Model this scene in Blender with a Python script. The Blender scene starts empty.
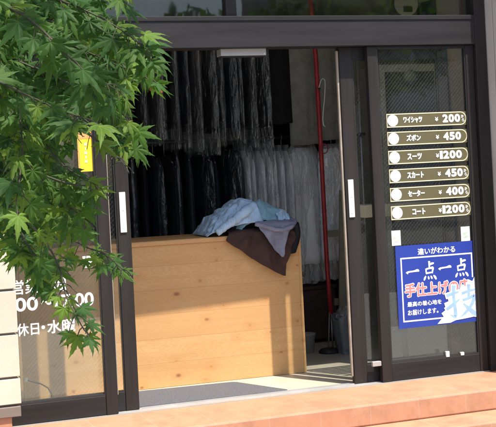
import bpy, math, random
from mathutils import Vector, Matrix, noise
random.seed(7)
S = bpy.context.scene
COL = S.collection
PI = math.pi

# ------------------------------------------------------------------ camera
FPX, PPX, PPY = 1200.0, 248.0, 165.836
YAW, ROLL, DIST, CH = 0.34091, 0.049071, 6.6109, 1.35887
CAM = Vector((0, -DIST, CH))
_f = Vector((math.sin(YAW), math.cos(YAW), 0))
_r = Vector((math.cos(YAW), -math.sin(YAW), 0))
_u = Vector((0, 0, 1))
_c, _s = math.cos(-ROLL), math.sin(-ROLL)
CR = _c * _r + _s * _u
CU = -_s * _r + _c * _u
cam = bpy.data.objects.new('camera', bpy.data.cameras.new('camera'))
COL.objects.link(cam)
M = Matrix((CR, CU, -_f)).transposed().to_4x4()
M.translation = CAM
cam.matrix_world = M
cam.data.sensor_width = 36
cam.data.lens = 36 * FPX / 496
cam.data.shift_y = (PPY - 213.5) / 496
cam.data.clip_start = 0.05
cam.data.clip_end = 600
S.camera = cam


def ray(px, py):
    return _f + CR * ((px - PPX) / FPX) - CU * ((py - PPY) / FPX)


def at(px, py, y=None, z=None):
    """Point of the plane y=const or z=const seen at a photo pixel (survey helper)."""
    d = ray(px, py)
    t = (y - CAM.y) / d.y if y is not None else (z - CAM.z) / d.z
    return CAM + d * t


def project(P):
    d = P - CAM
    z = d.dot(_f)
    if z < 0.05:
        return None
    return PPX + FPX * d.dot(CR) / z, PPY - FPX * d.dot(CU) / z


# ------------------------------------------------------------------ node helpers
class NT:
    def __init__(s, name):
        s.m = bpy.data.materials.new(name)
        s.m.use_nodes = True
        s.t = s.m.node_tree
        s.t.nodes.clear()
        s.out = s.n('ShaderNodeOutputMaterial')

    def n(s, typ, **kw):
        o = s.t.nodes.new(typ)
        for k, v in kw.items():
            setattr(o, k, v)
        return o

    def l(s, a, b):
        s.t.links.new(a, b)

    def val(s, sock, v):
        if hasattr(v, 'is_linked') or hasattr(v, 'links'):
            s.l(v, sock)
        else:
            sock.default_value = v

    def math(s, op, a, b=None, c=None, clamp=False):
        o = s.n('ShaderNodeMath', operation=op, use_clamp=clamp)
        s.val(o.inputs[0], a)
        if b is not None:
            s.val(o.inputs[1], b)
        if c is not None:
            s.val(o.inputs[2], c)
        return o.outputs[0]

    def mix(s, fac, a, b, blend='MIX'):
        o = s.n('ShaderNodeMix', data_type='RGBA', blend_type=blend)
        s.val(o.inputs[0], fac)
        for i, v in ((6, a), (7, b)):
            if isinstance(v, tuple):
                o.inputs[i].default_value = (*v[:3], 1)
            else:
                s.l(v, o.inputs[i])
        return o.outputs[2]

    def coords(s, scale=(1, 1, 1), rot=(0, 0, 0), loc=(0, 0, 0), kind='Object'):
        tc = s.n('ShaderNodeTexCoord')
        mp = s.n('ShaderNodeMapping')
        mp.inputs['Scale'].default_value = scale
        mp.inputs['Rotation'].default_value = rot
        mp.inputs['Location'].default_value = loc
        s.l(tc.outputs[kind], mp.inputs['Vector'])
        return mp.outputs[0]

    def noise(s, vec, scale, detail=4, rough=.55):
        o = s.n('ShaderNodeTexNoise')
        s.l(vec, o.inputs['Vector'])
        o.inputs['Scale'].default_value = scale
        o.inputs['Detail'].default_value = detail
        o.inputs['Roughness'].default_value = rough
        return o.outputs[0]

    def ramp(s, fac, stops):
        o = s.n('ShaderNodeValToRGB')
        s.l(fac, o.inputs[0])
        e = o.color_ramp.elements
        while len(e) < len(stops):
            e.new(.5)
        for k, (p, c) in zip(e, stops):
            k.position = p
            k.color = (*c, 1) if isinstance(c, tuple) else (c, c, c, 1)
        return o.outputs[0]

    def bump(s, h, strength=.3, dist=.01):
        o = s.n('ShaderNodeBump')
        o.inputs['Strength'].default_value = strength
        o.inputs['Distance'].default_value = dist
        s.l(h, o.inputs['Height'])
        return o.outputs[0]

    def pbsdf(s, color, rough=.6, normal=None, metal=0, spec=.5):
        o = s.n('ShaderNodeBsdfPrincipled')
        if isinstance(color, tuple):
            o.inputs['Base Color'].default_value = (*color[:3], 1)
        else:
            s.l(color, o.inputs['Base Color'])
        s.val(o.inputs['Roughness'], rough)
        o.inputs['Metallic'].default_value = metal
        o.inputs['Specular IOR Level'].default_value = spec
        if normal is not None:
            s.l(normal, o.inputs['Normal'])
        return o.outputs[0]

    def done(s, sh):
        s.l(sh, s.out.inputs[0])
        return s.m


def plain(name, col, rough=.6, var=.15, scale=8, bump=.1, bscale=60, metal=0, spec=.5, stretch=(1, 1, 1)):
    t = NT(name)
    v = t.coords(scale=stretch)
    n = t.noise(v, scale, 5)
    dark = tuple(c * (1 - var) for c in col)
    lite = tuple(min(1, c * (1 + var)) for c in col)
    c = t.ramp(n, [(.3, dark), (.7, lite)])
    n2 = t.noise(v, bscale, 3)
    r = t.math('MULTIPLY_ADD', n, .2, rough - .1)
    return t.done(t.pbsdf(c, r, t.bump(n2, bump, .004), metal, spec))


def m_terracotta(name):
    t = NT(name)
    tc = t.n('ShaderNodeTexCoord')
    sp = t.n('ShaderNodeSeparateXYZ')
    t.l(tc.outputs['Object'], sp.inputs[0])
    yz = t.math('ADD', sp.outputs[1], sp.outputs[2])

    def grid(a, off):
        f = t.math('FRACT', t.math('DIVIDE', t.math('ADD', a, off), .3))
        d = t.math('ABSOLUTE', t.math('SUBTRACT', f, .5))
        return t.math('GREATER_THAN', d, .4885)
    gx = grid(sp.outputs[0], .19)
    gy = grid(yz, 30.0 + .235)
    g = t.math('MAXIMUM', gx, gy)
    cb = t.n('ShaderNodeCombineXYZ')
    t.l(t.math('FLOOR', t.math('DIVIDE', t.math('ADD', sp.outputs[0], .19), .3)), cb.inputs[0])
    t.l(t.math('FLOOR', t.math('DIVIDE', t.math('ADD', yz, 30.235), .3)), cb.inputs[1])
    wn = t.n('ShaderNodeTexWhiteNoise')
    t.l(cb.outputs[0], wn.inputs[0])
    v = t.coords()
    n = t.noise(v, 7, 6, .65)
    n2 = t.noise(v, 90, 4, .7)
    base = t.ramp(n, [(.25, (.38, .18, .105)), (.5, (.44, .22, .13)), (.75, (.50, .27, .17))])
    base = t.mix(t.math('MULTIPLY', wn.outputs[0], .38), base, (.46, .25, .15))
    base = t.mix(t.math('MULTIPLY', n2, .25), base, (.36, .17, .11))
    grime = t.ramp(t.noise(v, 3.4, 8, .75), [(.5, 0.0), (.72, .75)])
    base = t.mix(grime, base, (.25, .125, .075))
    col = t.mix(t.math('MULTIPLY', g, .26), base, (.46, .33, .26))
    h = t.math('SUBTRACT', t.math('MULTIPLY', n2, .3), g)
    return t.done(t.pbsdf(col, .62, t.bump(h, .35, .003)))


def m_wood(name):
    """Pine planks running along x, knots and joints."""
    t = NT(name)
    tc = t.n('ShaderNodeTexCoord')
    sp = t.n('ShaderNodeSeparateXYZ')
    t.l(tc.outputs['Object'], sp.inputs[0])
    zz = t.math('DIVIDE', sp.outputs[2], .152)
    idx = t.math('FLOOR', zz)
    fr = t.math('FRACT', zz)
    wn = t.n('ShaderNodeTexWhiteNoise', noise_dimensions='1D')
    t.l(idx, wn.inputs['W'])
    cb = t.n('ShaderNodeCombineXYZ')
    t.l(t.math('MULTIPLY_ADD', wn.outputs[0], 13.0, sp.outputs[0]), cb.inputs[0])
    t.l(sp.outputs[1], cb.inputs[1])
    t.l(t.math('MULTIPLY_ADD', wn.outputs[0], 5.0, sp.outputs[2]), cb.inputs[2])
    mp = t.n('ShaderNodeMapping')
    t.l(cb.outputs[0], mp.inputs[0])
    mp.inputs['Scale'].default_value = (1.1, 2, 13)
    warp = t.noise(mp.outputs[0], 1.6, 5, .6)
    # knots
    ck = t.n('ShaderNodeCombineXYZ')
    t.l(t.math('MULTIPLY_ADD', wn.outputs[0], 13.0, sp.outputs[0]), ck.inputs[0])
    t.l(t.math('MULTIPLY_ADD', wn.outputs[0], 5.0, sp.outputs[2]), ck.inputs[1])
    mk = t.n('ShaderNodeMapping')
    t.l(ck.outputs[0], mk.inputs[0])
    mk.inputs['Scale'].default_value = (4.8, 7.0, 1)
    vo = t.n('ShaderNodeTexVoronoi', voronoi_dimensions='2D')
    t.l(mk.outputs[0], vo.inputs['Vector'])
    vo.inputs['Scale'].default_value = 1.0
    vo.inputs['Randomness'].default_value = .9
    kd = t.math('ADD', vo.outputs['Distance'], t.math('MULTIPLY_ADD', warp, .16, -.08))
    selc = t.n('ShaderNodeSeparateColor')
    t.l(vo.outputs['Color'], selc.inputs[0])
    sel = t.math('GREATER_THAN', selc.outputs[0], .3)
    kz = t.math('DIVIDE', kd, t.math('MULTIPLY_ADD', selc.outputs[1], 1.1, .45))
    knot = t.math('MULTIPLY', t.ramp(kz, [(.02, 1.0), (.075, 0.0)]), t.math('MULTIPLY', sel, t.math('MULTIPLY_ADD', selc.outputs[2], .7, .3)))
    halo = t.math('MULTIPLY', t.ramp(kd, [(.08, 1.0), (.30, 0.0)]), sel)
    # grain
    gr = t.math('SINE', t.math('ADD', t.math('MULTIPLY', warp, 58), t.math('MULTIPLY', kd, 34)))
    fine = t.noise(mp.outputs[0], 16, 3, .6)
    base = t.ramp(warp, [(.2, (.52, .295, .125)), (.5, (.59, .355, .155)), (.8, (.66, .43, .205))])
    base = t.mix(t.math('MULTIPLY_ADD', gr, .16, .18, clamp=True), base, (.47, .235, .085))
    base = t.mix(t.math('MULTIPLY', fine, .2), base, (.50, .28, .11))
    base = t.mix(t.math('MULTIPLY', wn.outputs[0], .5), base, (.52, .29, .12))
    base = t.mix(t.math('MULTIPLY', halo, .3), base, (.50, .22, .07))
    base = t.mix(t.math('MULTIPLY', knot, .8), base, (.19, .075, .03))
    joint = t.math('LESS_THAN', fr, .014)
    col = t.mix(t.math('MULTIPLY', joint, .38), base, (.2, .09, .04))
    h = t.math('SUBTRACT', t.math('MULTIPLY', fine, .3), joint)
    return t.done(t.pbsdf(col, .48, t.bump(h, .25, .002), 0, .35))


def m_glass(name, wired=True, tint=(.97, .985, .975), refl=.055):
    t = NT(name)
    tr = t.n('ShaderNodeBsdfTransparent')
    tr.inputs[0].default_value = (*tint, 1)
    gl = t.n('ShaderNodeBsdfGlossy')
    gl.inputs['Roughness'].default_value = .02
    lw = t.n('ShaderNodeLayerWeight')
    lw.inputs[0].default_value = .5
    p4 = t.math('POWER', lw.outputs['Facing'], 4.0)
    fac = t.math('MULTIPLY_ADD', p4, .6, refl, clamp=True)
    wob = t.noise(t.coords(), 2.2, 2)
    t.l(t.bump(wob, .06, .02), gl.inputs['Normal'])
    mx = t.n('ShaderNodeMixShader')
    t.l(fac, mx.inputs[0])
    t.l(tr.outputs[0], mx.inputs[1])
    t.l(gl.outputs[0], mx.inputs[2])
    # faint dust film on the pane
    df = t.n('ShaderNodeBsdfDiffuse')
    df.inputs[0].default_value = (.55, .55, .52, 1)
    dust = t.ramp(t.noise(t.coords(), 5, 5, .7), [(.35, .001), (.8, .008)])
    m2 = t.n('ShaderNodeMixShader')
    t.l(dust, m2.inputs[0])
    t.l(mx.outputs[0], m2.inputs[1])
    t.l(df.outputs[0], m2.inputs[2])
    sh = m2.outputs[0]
    if wired:
        tc = t.n('ShaderNodeTexCoord')
        sp = t.n('ShaderNodeSeparateXYZ')
        t.l(tc.outputs['Object'], sp.inputs[0])
        ls = []
        for sg in (1, -1):
            a = t.math('MULTIPLY_ADD', sp.outputs[2], sg * .9, sp.outputs[0])
            f = t.math('FRACT', t.math('DIVIDE', t.math('ADD', a, 50.0), .0235))
            ls.append(t.math('MULTIPLY', 1.0 if sg < 0 else .45, t.math('LESS_THAN', f, .075)))
        w = t.math('MAXIMUM', ls[0], ls[1])
        wire = t.pbsdf((.20, .20, .19), .5, None, .0)
        m3 = t.n('ShaderNodeMixShader')
        t.l(t.math('MULTIPLY', w, .15), m3.inputs[0])
        t.l(sh, m3.inputs[1])
        t.l(wire, m3.inputs[2])
        sh = m3.outputs[0]
    return t.done(sh)


def m_plastic(name, haze=.10, gloss=.2):
    """Thin crinkled polythene garment cover."""
    t = NT(name)
    v = t.coords(scale=(1, 1, .35))
    n = t.noise(v, 19, 4, .6)
    bp = t.bump(n, 1.0, .05)
    tr = t.n('ShaderNodeBsdfTransparent')
    gl = t.n('ShaderNodeBsdfGlossy')
    gl.inputs['Roughness'].default_value = .10
    t.l(bp, gl.inputs['Normal'])
    df = t.n('ShaderNodeBsdfDiffuse')
    df.inputs[0].default_value = (.72, .74, .76, 1)
    t.l(bp, df.inputs['Normal'])
    a = t.n('ShaderNodeMixShader')
    a.inputs[0].default_value = gloss
    t.l(tr.outputs[0], a.inputs[1])
    t.l(gl.outputs[0], a.inputs[2])
    b = t.n('ShaderNodeMixShader')
    hz = t.ramp(t.noise(v, 9, 5, .7), [(.42, haze * .25), (.75, haze * 2)])
    t.l(hz, b.inputs[0])
    t.l(a.outputs[0], b.inputs[1])
    t.l(df.outputs[0], b.inputs[2])
    return t.done(b.outputs[0])


def m_cloth(name, col, var=.2, weave=700, stripe=None):
    t = NT(name)
    v = t.coords()
    n = t.noise(v, 12, 5, .6)
    c = t.ramp(n, [(.3, tuple(k * (1 - var) for k in col)), (.7, tuple(min(1, k * (1 + var)) for k in col))])
    if stripe:
        sp = t.n('ShaderNodeSeparateXYZ')
        t.l(v, sp.inputs[0])
        w = t.math('SINE', t.math('MULTIPLY', t.math('ADD', sp.outputs[0], t.math('MULTIPLY', n, .05)), 420))
        c = t.mix(t.math('MULTIPLY_ADD', w, .2, .2), c, stripe)
    f = t.noise(v, weave, 2)
    b = t.math('MULTIPLY_ADD', t.noise(v, 45, 4, .6), 1.0, t.math('MULTIPLY', f, .15))
    return t.done(t.pbsdf(c, .85, t.bump(b, .35, .006), 0, .25))


def m_leaf(name, col, trans):
    t = NT(name)
    v = t.coords()
    n = t.noise(v, 5.5, 3, .6)
    n2 = t.noise(v, 55, 3, .6)
    c = t.ramp(n, [(.3, tuple(k * .72 for k in col)), (.7, tuple(k * 1.25 for k in col))])
    c = t.mix(t.math('MULTIPLY', n2, .3), c, tuple(k * .6 for k in col))
    at1 = t.n('ShaderNodeAttribute', attribute_name='tone')
    at2 = t.n('ShaderNodeAttribute', attribute_name='rib')
    c = t.mix(t.math('MULTIPLY', at1.outputs['Fac'], .45), c, (col[0] * 1.5, col[1] * 1.15, col[2] * .85))
    c = t.mix(t.ramp(at2.outputs['Fac'], [(.84, 0.0), (.97, .5)]), c, (col[0] * 2.6, col[1] * 2.0, col[2] * 2.4))
    spot = t.ramp(t.noise(v, 34, 3, .7), [(.66, 0.0), (.74, .7)])
    c = t.mix(t.math('MULTIPLY', spot, t.math('GREATER_THAN', at1.outputs['Fac'], .72)), c, (.10, .065, .03))
    p = t.pbsdf(c, .6, t.bump(n2, .2, .002), 0, .22)
    tl = t.n('ShaderNodeBsdfTranslucent')
    tl.inputs[0].default_value = (*trans, 1)
    mx = t.n('ShaderNodeMixShader')
    mx.inputs[0].default_value = .38
    t.l(p, mx.inputs[1])
    t.l(tl.outputs[0], mx.inputs[2])
    return t.done(mx.outputs[0])


def m_mat(name):
    t = NT(name)
    v = t.coords()
    n = t.noise(v, 160, 3, .8)
    n2 = t.noise(v, 9, 4)
    c = t.ramp(n, [(.3, (.06, .062, .075)), (.7, (.17, .175, .20))])
    c = t.mix(t.math('MULTIPLY', n2, .35), c, (.13, .12, .12))
    return t.done(t.pbsdf(c, .95, t.bump(n, .8, .006), 0, .1))


def m_asphalt(name):
    t = NT(name)
    v = t.coords()
    n = t.noise(v, 120, 4, .8)
    n2 = t.noise(v, .8, 5)
    c = t.ramp(n, [(.3, (.03, .03, .032)), (.75, (.085, .085, .085))])
    c = t.mix(t.math('MULTIPLY', n2, .4), c, (.07, .068, .064))
    return t.done(t.pbsdf(c, .9, t.bump(n, .5, .01)))


MAT = dict(
    bronze=plain('bronze_aluminium', (.021, .0175, .0165), .5, .25, 3, .06, 300, .0, .28, stretch=(6, 6, .4)),
    bronze_h=plain('bronze_beam', (.0165, .0155, .017), .55, .3, 3, .08, 220, .0, .28, stretch=(.5, 6, 6)),
    alu=plain('pale_aluminium', (.40, .39, .38), .45, .1, 5, .05, 120, .3),
    seal=plain('pale_seal', (.30, .26, .21), .6, .2, 12, .1),
    tile=m_terracotta('terracotta_tile'),
    cream=plain('cream_tile', (.52, .48, .39), .55, .12, 2.0, .25, 70),
    joint=plain('dark_joint', (.14, .12, .10), .9, .2),
    flash=plain('brown_flashing', (.17, .14, .12), .5, .15),
    wood=m_wood('pine_planks'),
    glass=m_glass('wired_glass'),
    clear=m_glass('clear_glass', False, tint=(.8, .83, .82), refl=.055),
    floor_in=plain('vinyl_floor', (.50, .45, .36), .35, .08, 5, .04, 40),
    wall_in=plain('beige_plaster', (.76, .70, .58), .8, .08, 3, .1, 40),
    ceil=plain('ceiling_board', (.84, .83, .80), .85, .05, 3),
    mat=m_mat('carpet_mat'),
    paving=plain('concrete_paving', (.32, .31, .29), .85, .12, 6, .3, 60),
    kerbstone=plain('kerb_stone', (.40, .39, .37), .85, .12, 6, .3, 60),
    asphalt=m_asphalt('asphalt'),
    stucco=plain('pink_stucco', (.55, .37, .29), .9, .15, 20, .5, 90),
    stucco_up=plain('grey_stucco', (.45, .42, .38), .9, .1, 12, .4, 90),
    greyjamb=plain('grey_jamb', (.55, .52, .49), .5, .06, 3, .03),
    white=plain('white_plastic', (.66, .68, .64), .35, .04, 6, .03),
    vinyl=plain('white_vinyl', (.84, .85, .86), .4, .03, 30, .0),
    olive=plain('olive_film', (.105, .09, .042), .5, .06, 6, .0),
    creamline=plain('cream_line', (.66, .60, .42), .5, .04, 6, .0),
    disc=plain('pale_disc', (.72, .80, .90), .4, .03, 30, .0),
    blue=plain('poster_blue', (.013, .038, .29), .45, .07, 4, .02),
    pink=plain('poster_pink', (.78, .20, .20), .5, .04, 30, 0),
    ltblue=plain('poster_light_blue', (.27, .43, .80), .5, .15, 18, 0),
    palewhite=plain('poster_pale', (.80, .83, .88), .5, .05, 10, 0),
    stickerpink=plain('sticker_pink', (.72, .50, .48), .5, .3, 60, 0),
    stickergreen=plain('sticker_green', (.45, .55, .47), .5, .3, 60, 0),
    yellow=plain('yellow_card', (.90, .62, .03), .5, .08, 30, 0),
    orange=plain('orange_print', (.85, .33, .12), .5, .1, 30, 0),
    cyan=plain('cyan_film', (.08, .45, .62), .4, .1, 40, 0),
    red=plain('red_paint', (.30, .018, .022), .38, .2, 20, .1),
    steel=plain('dull_steel', (.35, .35, .35), .35, .1, 10, .05, 60, .8),
    dark=plain('black_plastic', (.018, .018, .019), .45, .2),
    darkbrown=plain('dark_brown_board', (.05, .026, .02), .7, .3, 6),
    greyplastic=plain('grey_plastic', (.16, .175, .19), .4, .2, 6, .2, 20),
    bucket=plain('pale_bucket', (.36, .345, .33), .45, .1),
    oliveboard=plain('olive_board', (.26, .235, .17), .7, .12, 4, .1, 30, stretch=(5, 5, .5)),
    cabinet=plain('cabinet_frame', (.72, .71, .62), .5, .06),  # brightened for the reflection that the cabinet stands in for
    cabglass=plain('cabinet_dark_pane', (.055, .07, .062), .25, .15, 3, .0),
    bluepaint=plain('blue_paint', (.05, .12, .2), .5, .1),
    ledge=plain('cream_ledge', (.62, .56, .40), .5, .08),
    brown=m_cloth('dark_brown_cloth', (.052, .028, .024)),
    black=m_cloth('black_cloth', (.013, .013, .016)),
    navy=m_cloth('navy_cloth', (.016, .019, .030)),
    char=m_cloth('charcoal_cloth', (.035, .035, .038)),
    maroon=m_cloth('maroon_cloth', (.12, .035, .03)),
    olivegrey=m_cloth('olive_grey_cloth', (.23, .23, .21)),
    shirtgrey=m_cloth('grey_shirt_cloth', (.80, .80, .81)),
    shirtwhite=m_cloth('white_shirt_cloth', (.90, .90, .92), .03),
    ltshirt=m_cloth('light_blue_shirt', (.33, .47, .62), .3, stripe=(.50, .60, .72)),
    teal=m_cloth('teal_shirt', (.21, .36, .43), .2),
    lavender=m_cloth('grey_lavender_shirt', (.19, .195, .255), .25),
    poly=m_plastic('polythene', .045, .18),
    poly3=m_plastic('polythene_milky', .32, .26),
    poly2=m_plastic('polythene_clear', .02, .12),
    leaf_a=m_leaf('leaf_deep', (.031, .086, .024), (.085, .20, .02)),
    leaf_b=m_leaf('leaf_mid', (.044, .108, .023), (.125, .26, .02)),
    leaf_c=m_leaf('leaf_young_sunlit', (.085, .165, .028), (.24, .38, .035)),  # young leaves, also the colour for sunlit ones
    samara=m_leaf('samara_red', (.42, .13, .08), (.5, .15, .08)),
    bark=plain('maple_bark', (.10, .075, .055), .9, .3, 14, .6, 50),
    twig=plain('maple_twig', (.045, .042, .022), .7, .3, 20, .2),
)

# ------------------------------------------------------------------ mesh helpers


def root_loc(o):
    p = Vector((0, 0, 0))
    while o is not None:
        p += o.location
        o = o.parent
    return p


class MB:
    def __init__(s):
        s.v, s.f, s.mi = [], [], []

    def add(s, vs, fs, mi=0):
        b = len(s.v)
        s.v += [Vector(p) for p in vs]
        s.f += [tuple(b + i for i in f) for f in fs]
        s.mi += [mi] * len(fs)
        return s

    def box(s, x0, x1, y0, y1, z0, z1, mi=0):
        vs = [(x, y, z) for z in (z0, z1) for y in (y0, y1) for x in (x0, x1)]
        fs = [(0, 2, 3, 1), (4, 5, 7, 6), (0, 1, 5, 4), (2, 6, 7, 3), (0, 4, 6, 2), (1, 3, 7, 5)]
        return s.add(vs, fs, mi)

    def prism(s, pts, y0, y1, mi=0):
        """Polygon in the xz plane extruded along y."""
        n = len(pts)
        vs = [(x, y0, z) for x, z in pts] + [(x, y1, z) for x, z in pts]
        a = sum(pts[i][0] * pts[(i + 1) % n][1] - pts[(i + 1) % n][0] * pts[i][1] for i in range(n))
        fr, bk = tuple(range(n)), tuple(range(2 * n - 1, n - 1, -1))
        fs = [fr, bk] + [(i, n + i, n + (i + 1) % n, (i + 1) % n) for i in range(n)]
        if a < 0:
            fs = [tuple(reversed(f)) for f in fs]
        return s.add(vs, fs, mi)

    def slab(s, pts, z0, z1, mi=0):
        n = len(pts)
        vs = [(x, y, z0) for x, y in pts] + [(x, y, z1) for x, y in pts]
        fs = [tuple(range(n - 1, -1, -1)), tuple(range(n, 2 * n))] + [(i, (i + 1) % n, n + (i + 1) % n, n + i) for i in range(n)]
        return s.add(vs, fs, mi)

    def tube(s, pts, rad, n=10, mi=0, caps=True):
        pts = [Vector(p) for p in pts]
        if not isinstance(rad, (list, tuple)):
            rad = [rad] * len(pts)
        rings = []
        up = None
        for i, p in enumerate(pts):
            d = (pts[min(i + 1, len(pts) - 1)] - pts[max(i - 1, 0)])
            if d.length < 1e-9:
                d = Vector((0, 0, 1))
            d.normalize()
            if up is None:
                up = d.orthogonal().normalized()
            else:
                up = (up - d * up.dot(d))
                up = up.normalized() if up.length > 1e-6 else d.orthogonal().normalized()
            q = d.cross(up)
            rings.append([p + (up * math.cos(2 * PI * k / n) + q * math.sin(2 * PI * k / n)) * rad[i] for k in range(n)])
        vs = [v for r in rings for v in r]
        fs = []
        for i in range(len(rings) - 1):
            for k in range(n):
                fs.append((i * n + k, i * n + (k + 1) % n, (i + 1) * n + (k + 1) % n, (i + 1) * n + k))
        if caps:
            fs += [tuple(range(n - 1, -1, -1)), tuple(range((len(rings) - 1) * n, len(rings) * n))]
        return s.add(vs, fs, mi)

    def lathe(s, c, prof, n=24, mi=0):
        vs, fs = [], []
        for r, z in prof:
            vs += [(c[0] + r * math.cos(2 * PI * k / n), c[1] + r * math.sin(2 * PI * k / n), c[2] + z) for k in range(n)]
        for i in range(len(prof) - 1):
            for k in range(n):
                fs.append((i * n + k, i * n + (k + 1) % n, (i + 1) * n + (k + 1) % n, (i + 1) * n + k))
        return s.add(vs, fs, mi)

    def grid(s, rows, mi=0, wrap=False):
        m, n = len(rows), len(rows[0])
        vs = [v for r in rows for v in r]
        fs = []
        for i in range(m - 1):
            for k in range(n if wrap else n - 1):
                fs.append((i * n + k, (i + 1) * n + k, (i + 1) * n + (k + 1) % n, i * n + (k + 1) % n))
        return s.add(vs, fs, mi)

    def disc(s, cx, cz, r, y0, y1, n=28, mi=0, rz=None):
        rz = rz or r
        return s.prism([(cx + r * math.cos(2 * PI * k / n), cz + rz * math.sin(2 * PI * k / n)) for k in range(n)], y0, y1, mi)

    def build(s, name, mat, parent=None, smooth=False, bevel=0, solid=0, sub=0, origin=None):
        if parent is not None:
            off = root_loc(parent)
        elif origin is not None:
            off = Vector(origin)
        else:
            xs = [v.x for v in s.v]; ys = [v.y for v in s.v]; zs = [v.z for v in s.v]
            off = Vector(((min(xs) + max(xs)) / 2, (min(ys) + max(ys)) / 2, min(zs)))
        me = bpy.data.meshes.new(name)
        me.from_pydata([tuple(v - off) for v in s.v], [], s.f)
        for m in (mat if isinstance(mat, (list, tuple)) else [mat]):
            me.materials.append(MAT[m])
        for p, i in zip(me.polygons, s.mi):
            p.material_index = i
            p.use_smooth = smooth
        me.update()
        o = bpy.data.objects.new(name, me)
        COL.objects.link(o)
        if parent is not None:
            o.parent = parent
        else:
            o.location = off
        if solid:
            m = o.modifiers.new('thickness', 'SOLIDIFY'); m.thickness = solid; m.offset = 0
        if bevel:
            m = o.modifiers.new('edge', 'BEVEL'); m.width = bevel; m.segments = 2; m.limit_method = 'ANGLE'
        if sub:
            m = o.modifiers.new('smooth', 'SUBSURF'); m.levels = sub; m.render_levels = sub
        return o


def tag(o, label, cat, group=None):
    o['label'] = label
    o['category'] = cat
    o['kind'] = 'thing'
    if group:
        o['group'] = group
    return o


def thing(name, loc, label, cat, group=None):
    o = bpy.data.objects.new(name, None)
    o.empty_display_size = .1
    COL.objects.link(o)
    o.location = loc
    return tag(o, label, cat, group)


def structure(o, kind='structure'):
    o['kind'] = kind
    return o


def copy_tree(o, parent=None):
    c = o.copy()
    COL.objects.link(c)
    c.parent = parent
    for ch in list(o.children):
        copy_tree(ch, c)
    return c


def bx(name, mat, parent, *a, **k):
    return MB().box(*a).build(name, mat, parent, **k)


def text(string, x0, x1, z0, z1, y, mat, parent, name='lettering', bold=.0, shear=0.0, depth=.0006, keep=False, rise=0.0):
    """Lettering facing -y fitted into a box of the xz plane; rise lifts the right end."""
    cu = bpy.data.curves.new('lettering', 'FONT')
    cu.body = string
    cu.size = 1
    cu.shear = shear
    cu.extrude = .001
    cu.resolution_u = 5
    to = bpy.data.objects.new('lettering_source', cu)
    COL.objects.link(to)
    dg = bpy.context.evaluated_depsgraph_get()
    me = bpy.data.meshes.new_from_object(to.evaluated_get(dg))
    bpy.data.objects.remove(to)
    xs = [v.co.x for v in me.vertices]; ys = [v.co.y for v in me.vertices]
    ax, bx_, ay, by = min(xs), max(xs), min(ys), max(ys)
    off = root_loc(parent)
    bw = bold * (z1 - z0) / max(.25, by - ay)
    base = []
    for v in me.vertices:
        u = (v.co.x - ax) / (bx_ - ax)
        w = (v.co.y - ay) / max(1e-6, by - ay)
        base.append(Vector((x0 + bw + u * (x1 - x0 - 2 * bw), y + (depth if v.co.z < 0 else 0), z0 + bw + w * (z1 - z0 - 2 * bw) + rise * u)) - off)
    polys = [tuple(p.vertices) for p in me.polygons]
    bpy.data.meshes.remove(me)
    me = bpy.data.meshes.new('lettering')
    shifts = [(0, 0)] + ([(math.cos(a) * bw, math.sin(a) * bw) for a in [PI * k / 4 for k in range(8)]] if bw > 0 else [])
    vv, ff = [], []
    for k, (dx, dz) in enumerate(shifts):          # heavier stroke: the glyph repeated in a small ring
        o_ = len(vv)
        vv += [tuple(p + Vector((dx, .00003 * k, dz))) for p in base]
        ff += [tuple(o_ + i for i in f) for f in polys]
    me.from_pydata(vv, [], ff)
    me.materials.append(MAT[mat])
    o = bpy.data.objects.new(name, me)
    me.name = name
    COL.objects.link(o)
    o.parent = parent
    return o


def fbm(p, o=4):
    return noise.fractal(Vector(p), 1.0, 2.0, o)


# ------------------------------------------------------------------ ground, steps, street
structure(MB().add([(-300, -300, -.36), (300, -300, -.36), (300, 300, -.36), (-300, 300, -.36)], [(0, 1, 2, 3)]).build('ground', 'asphalt', origin=(0, 0, -.36)))
st = structure(MB().box(-3, 7, -.80, -.02, -.5, -.12).build('lower_step', 'tile', bevel=.008, origin=(0, 0, 0)))
st = structure(MB().box(-3, 7, -.527, -.012, -.119, 0).build('porch_step', 'tile', bevel=.009, origin=(0, 0, 0)))
structure(MB().box(-1.2, 6, -.0118, 3.6, -.3, -.0008).build('floor', 'floor_in', origin=(0, 0, 0)))

structure(MB().box(-30, 30, -6.2, -.801, -.6, -.2405).build('bounce_pavement', 'paving', origin=(0, 0, 0)))  # unseen pale slab added to bounce sunlight into the shop
structure(MB().box(-30, 30, -6.35, -6.201, -.6, -.238).build('kerb', 'kerbstone', bevel=.01, origin=(0, 0, 0)))
# ------------------------------------------------------------------ cream wall on the left, pillar on the right, wall above
w = thing('cream_tile_wall', (0, -.15, 0), 'cream wall of wide smooth tiles with dark joints, beside the glass door under the maple', 'wall')
bx('joint_backing', 'joint', w, -2.4, .915, -.238, -.03, .16, 2.74)
zs = [.164]
z = .308
while z < 2.74:
    zs.append(z); z += .2305
mb = MB()
for i in range(len(zs)):
    z0 = zs[i] + .006
    z1 = (zs[i + 1] if i + 1 < len(zs) else 2.74) - .006
    mb.box(-2.4, .93, -.25, -.028, z0, z1)
mb.build('tile_courses', 'cream', w, bevel=.003)
bx('base_flashing', 'flash', w, -2.4, .925, -.262, -.034, .105, .158, bevel=.003)
bx('plinth', 'tile', w, -2.4, .878, -.245, -.036, .001, .1045, bevel=.004)

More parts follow.
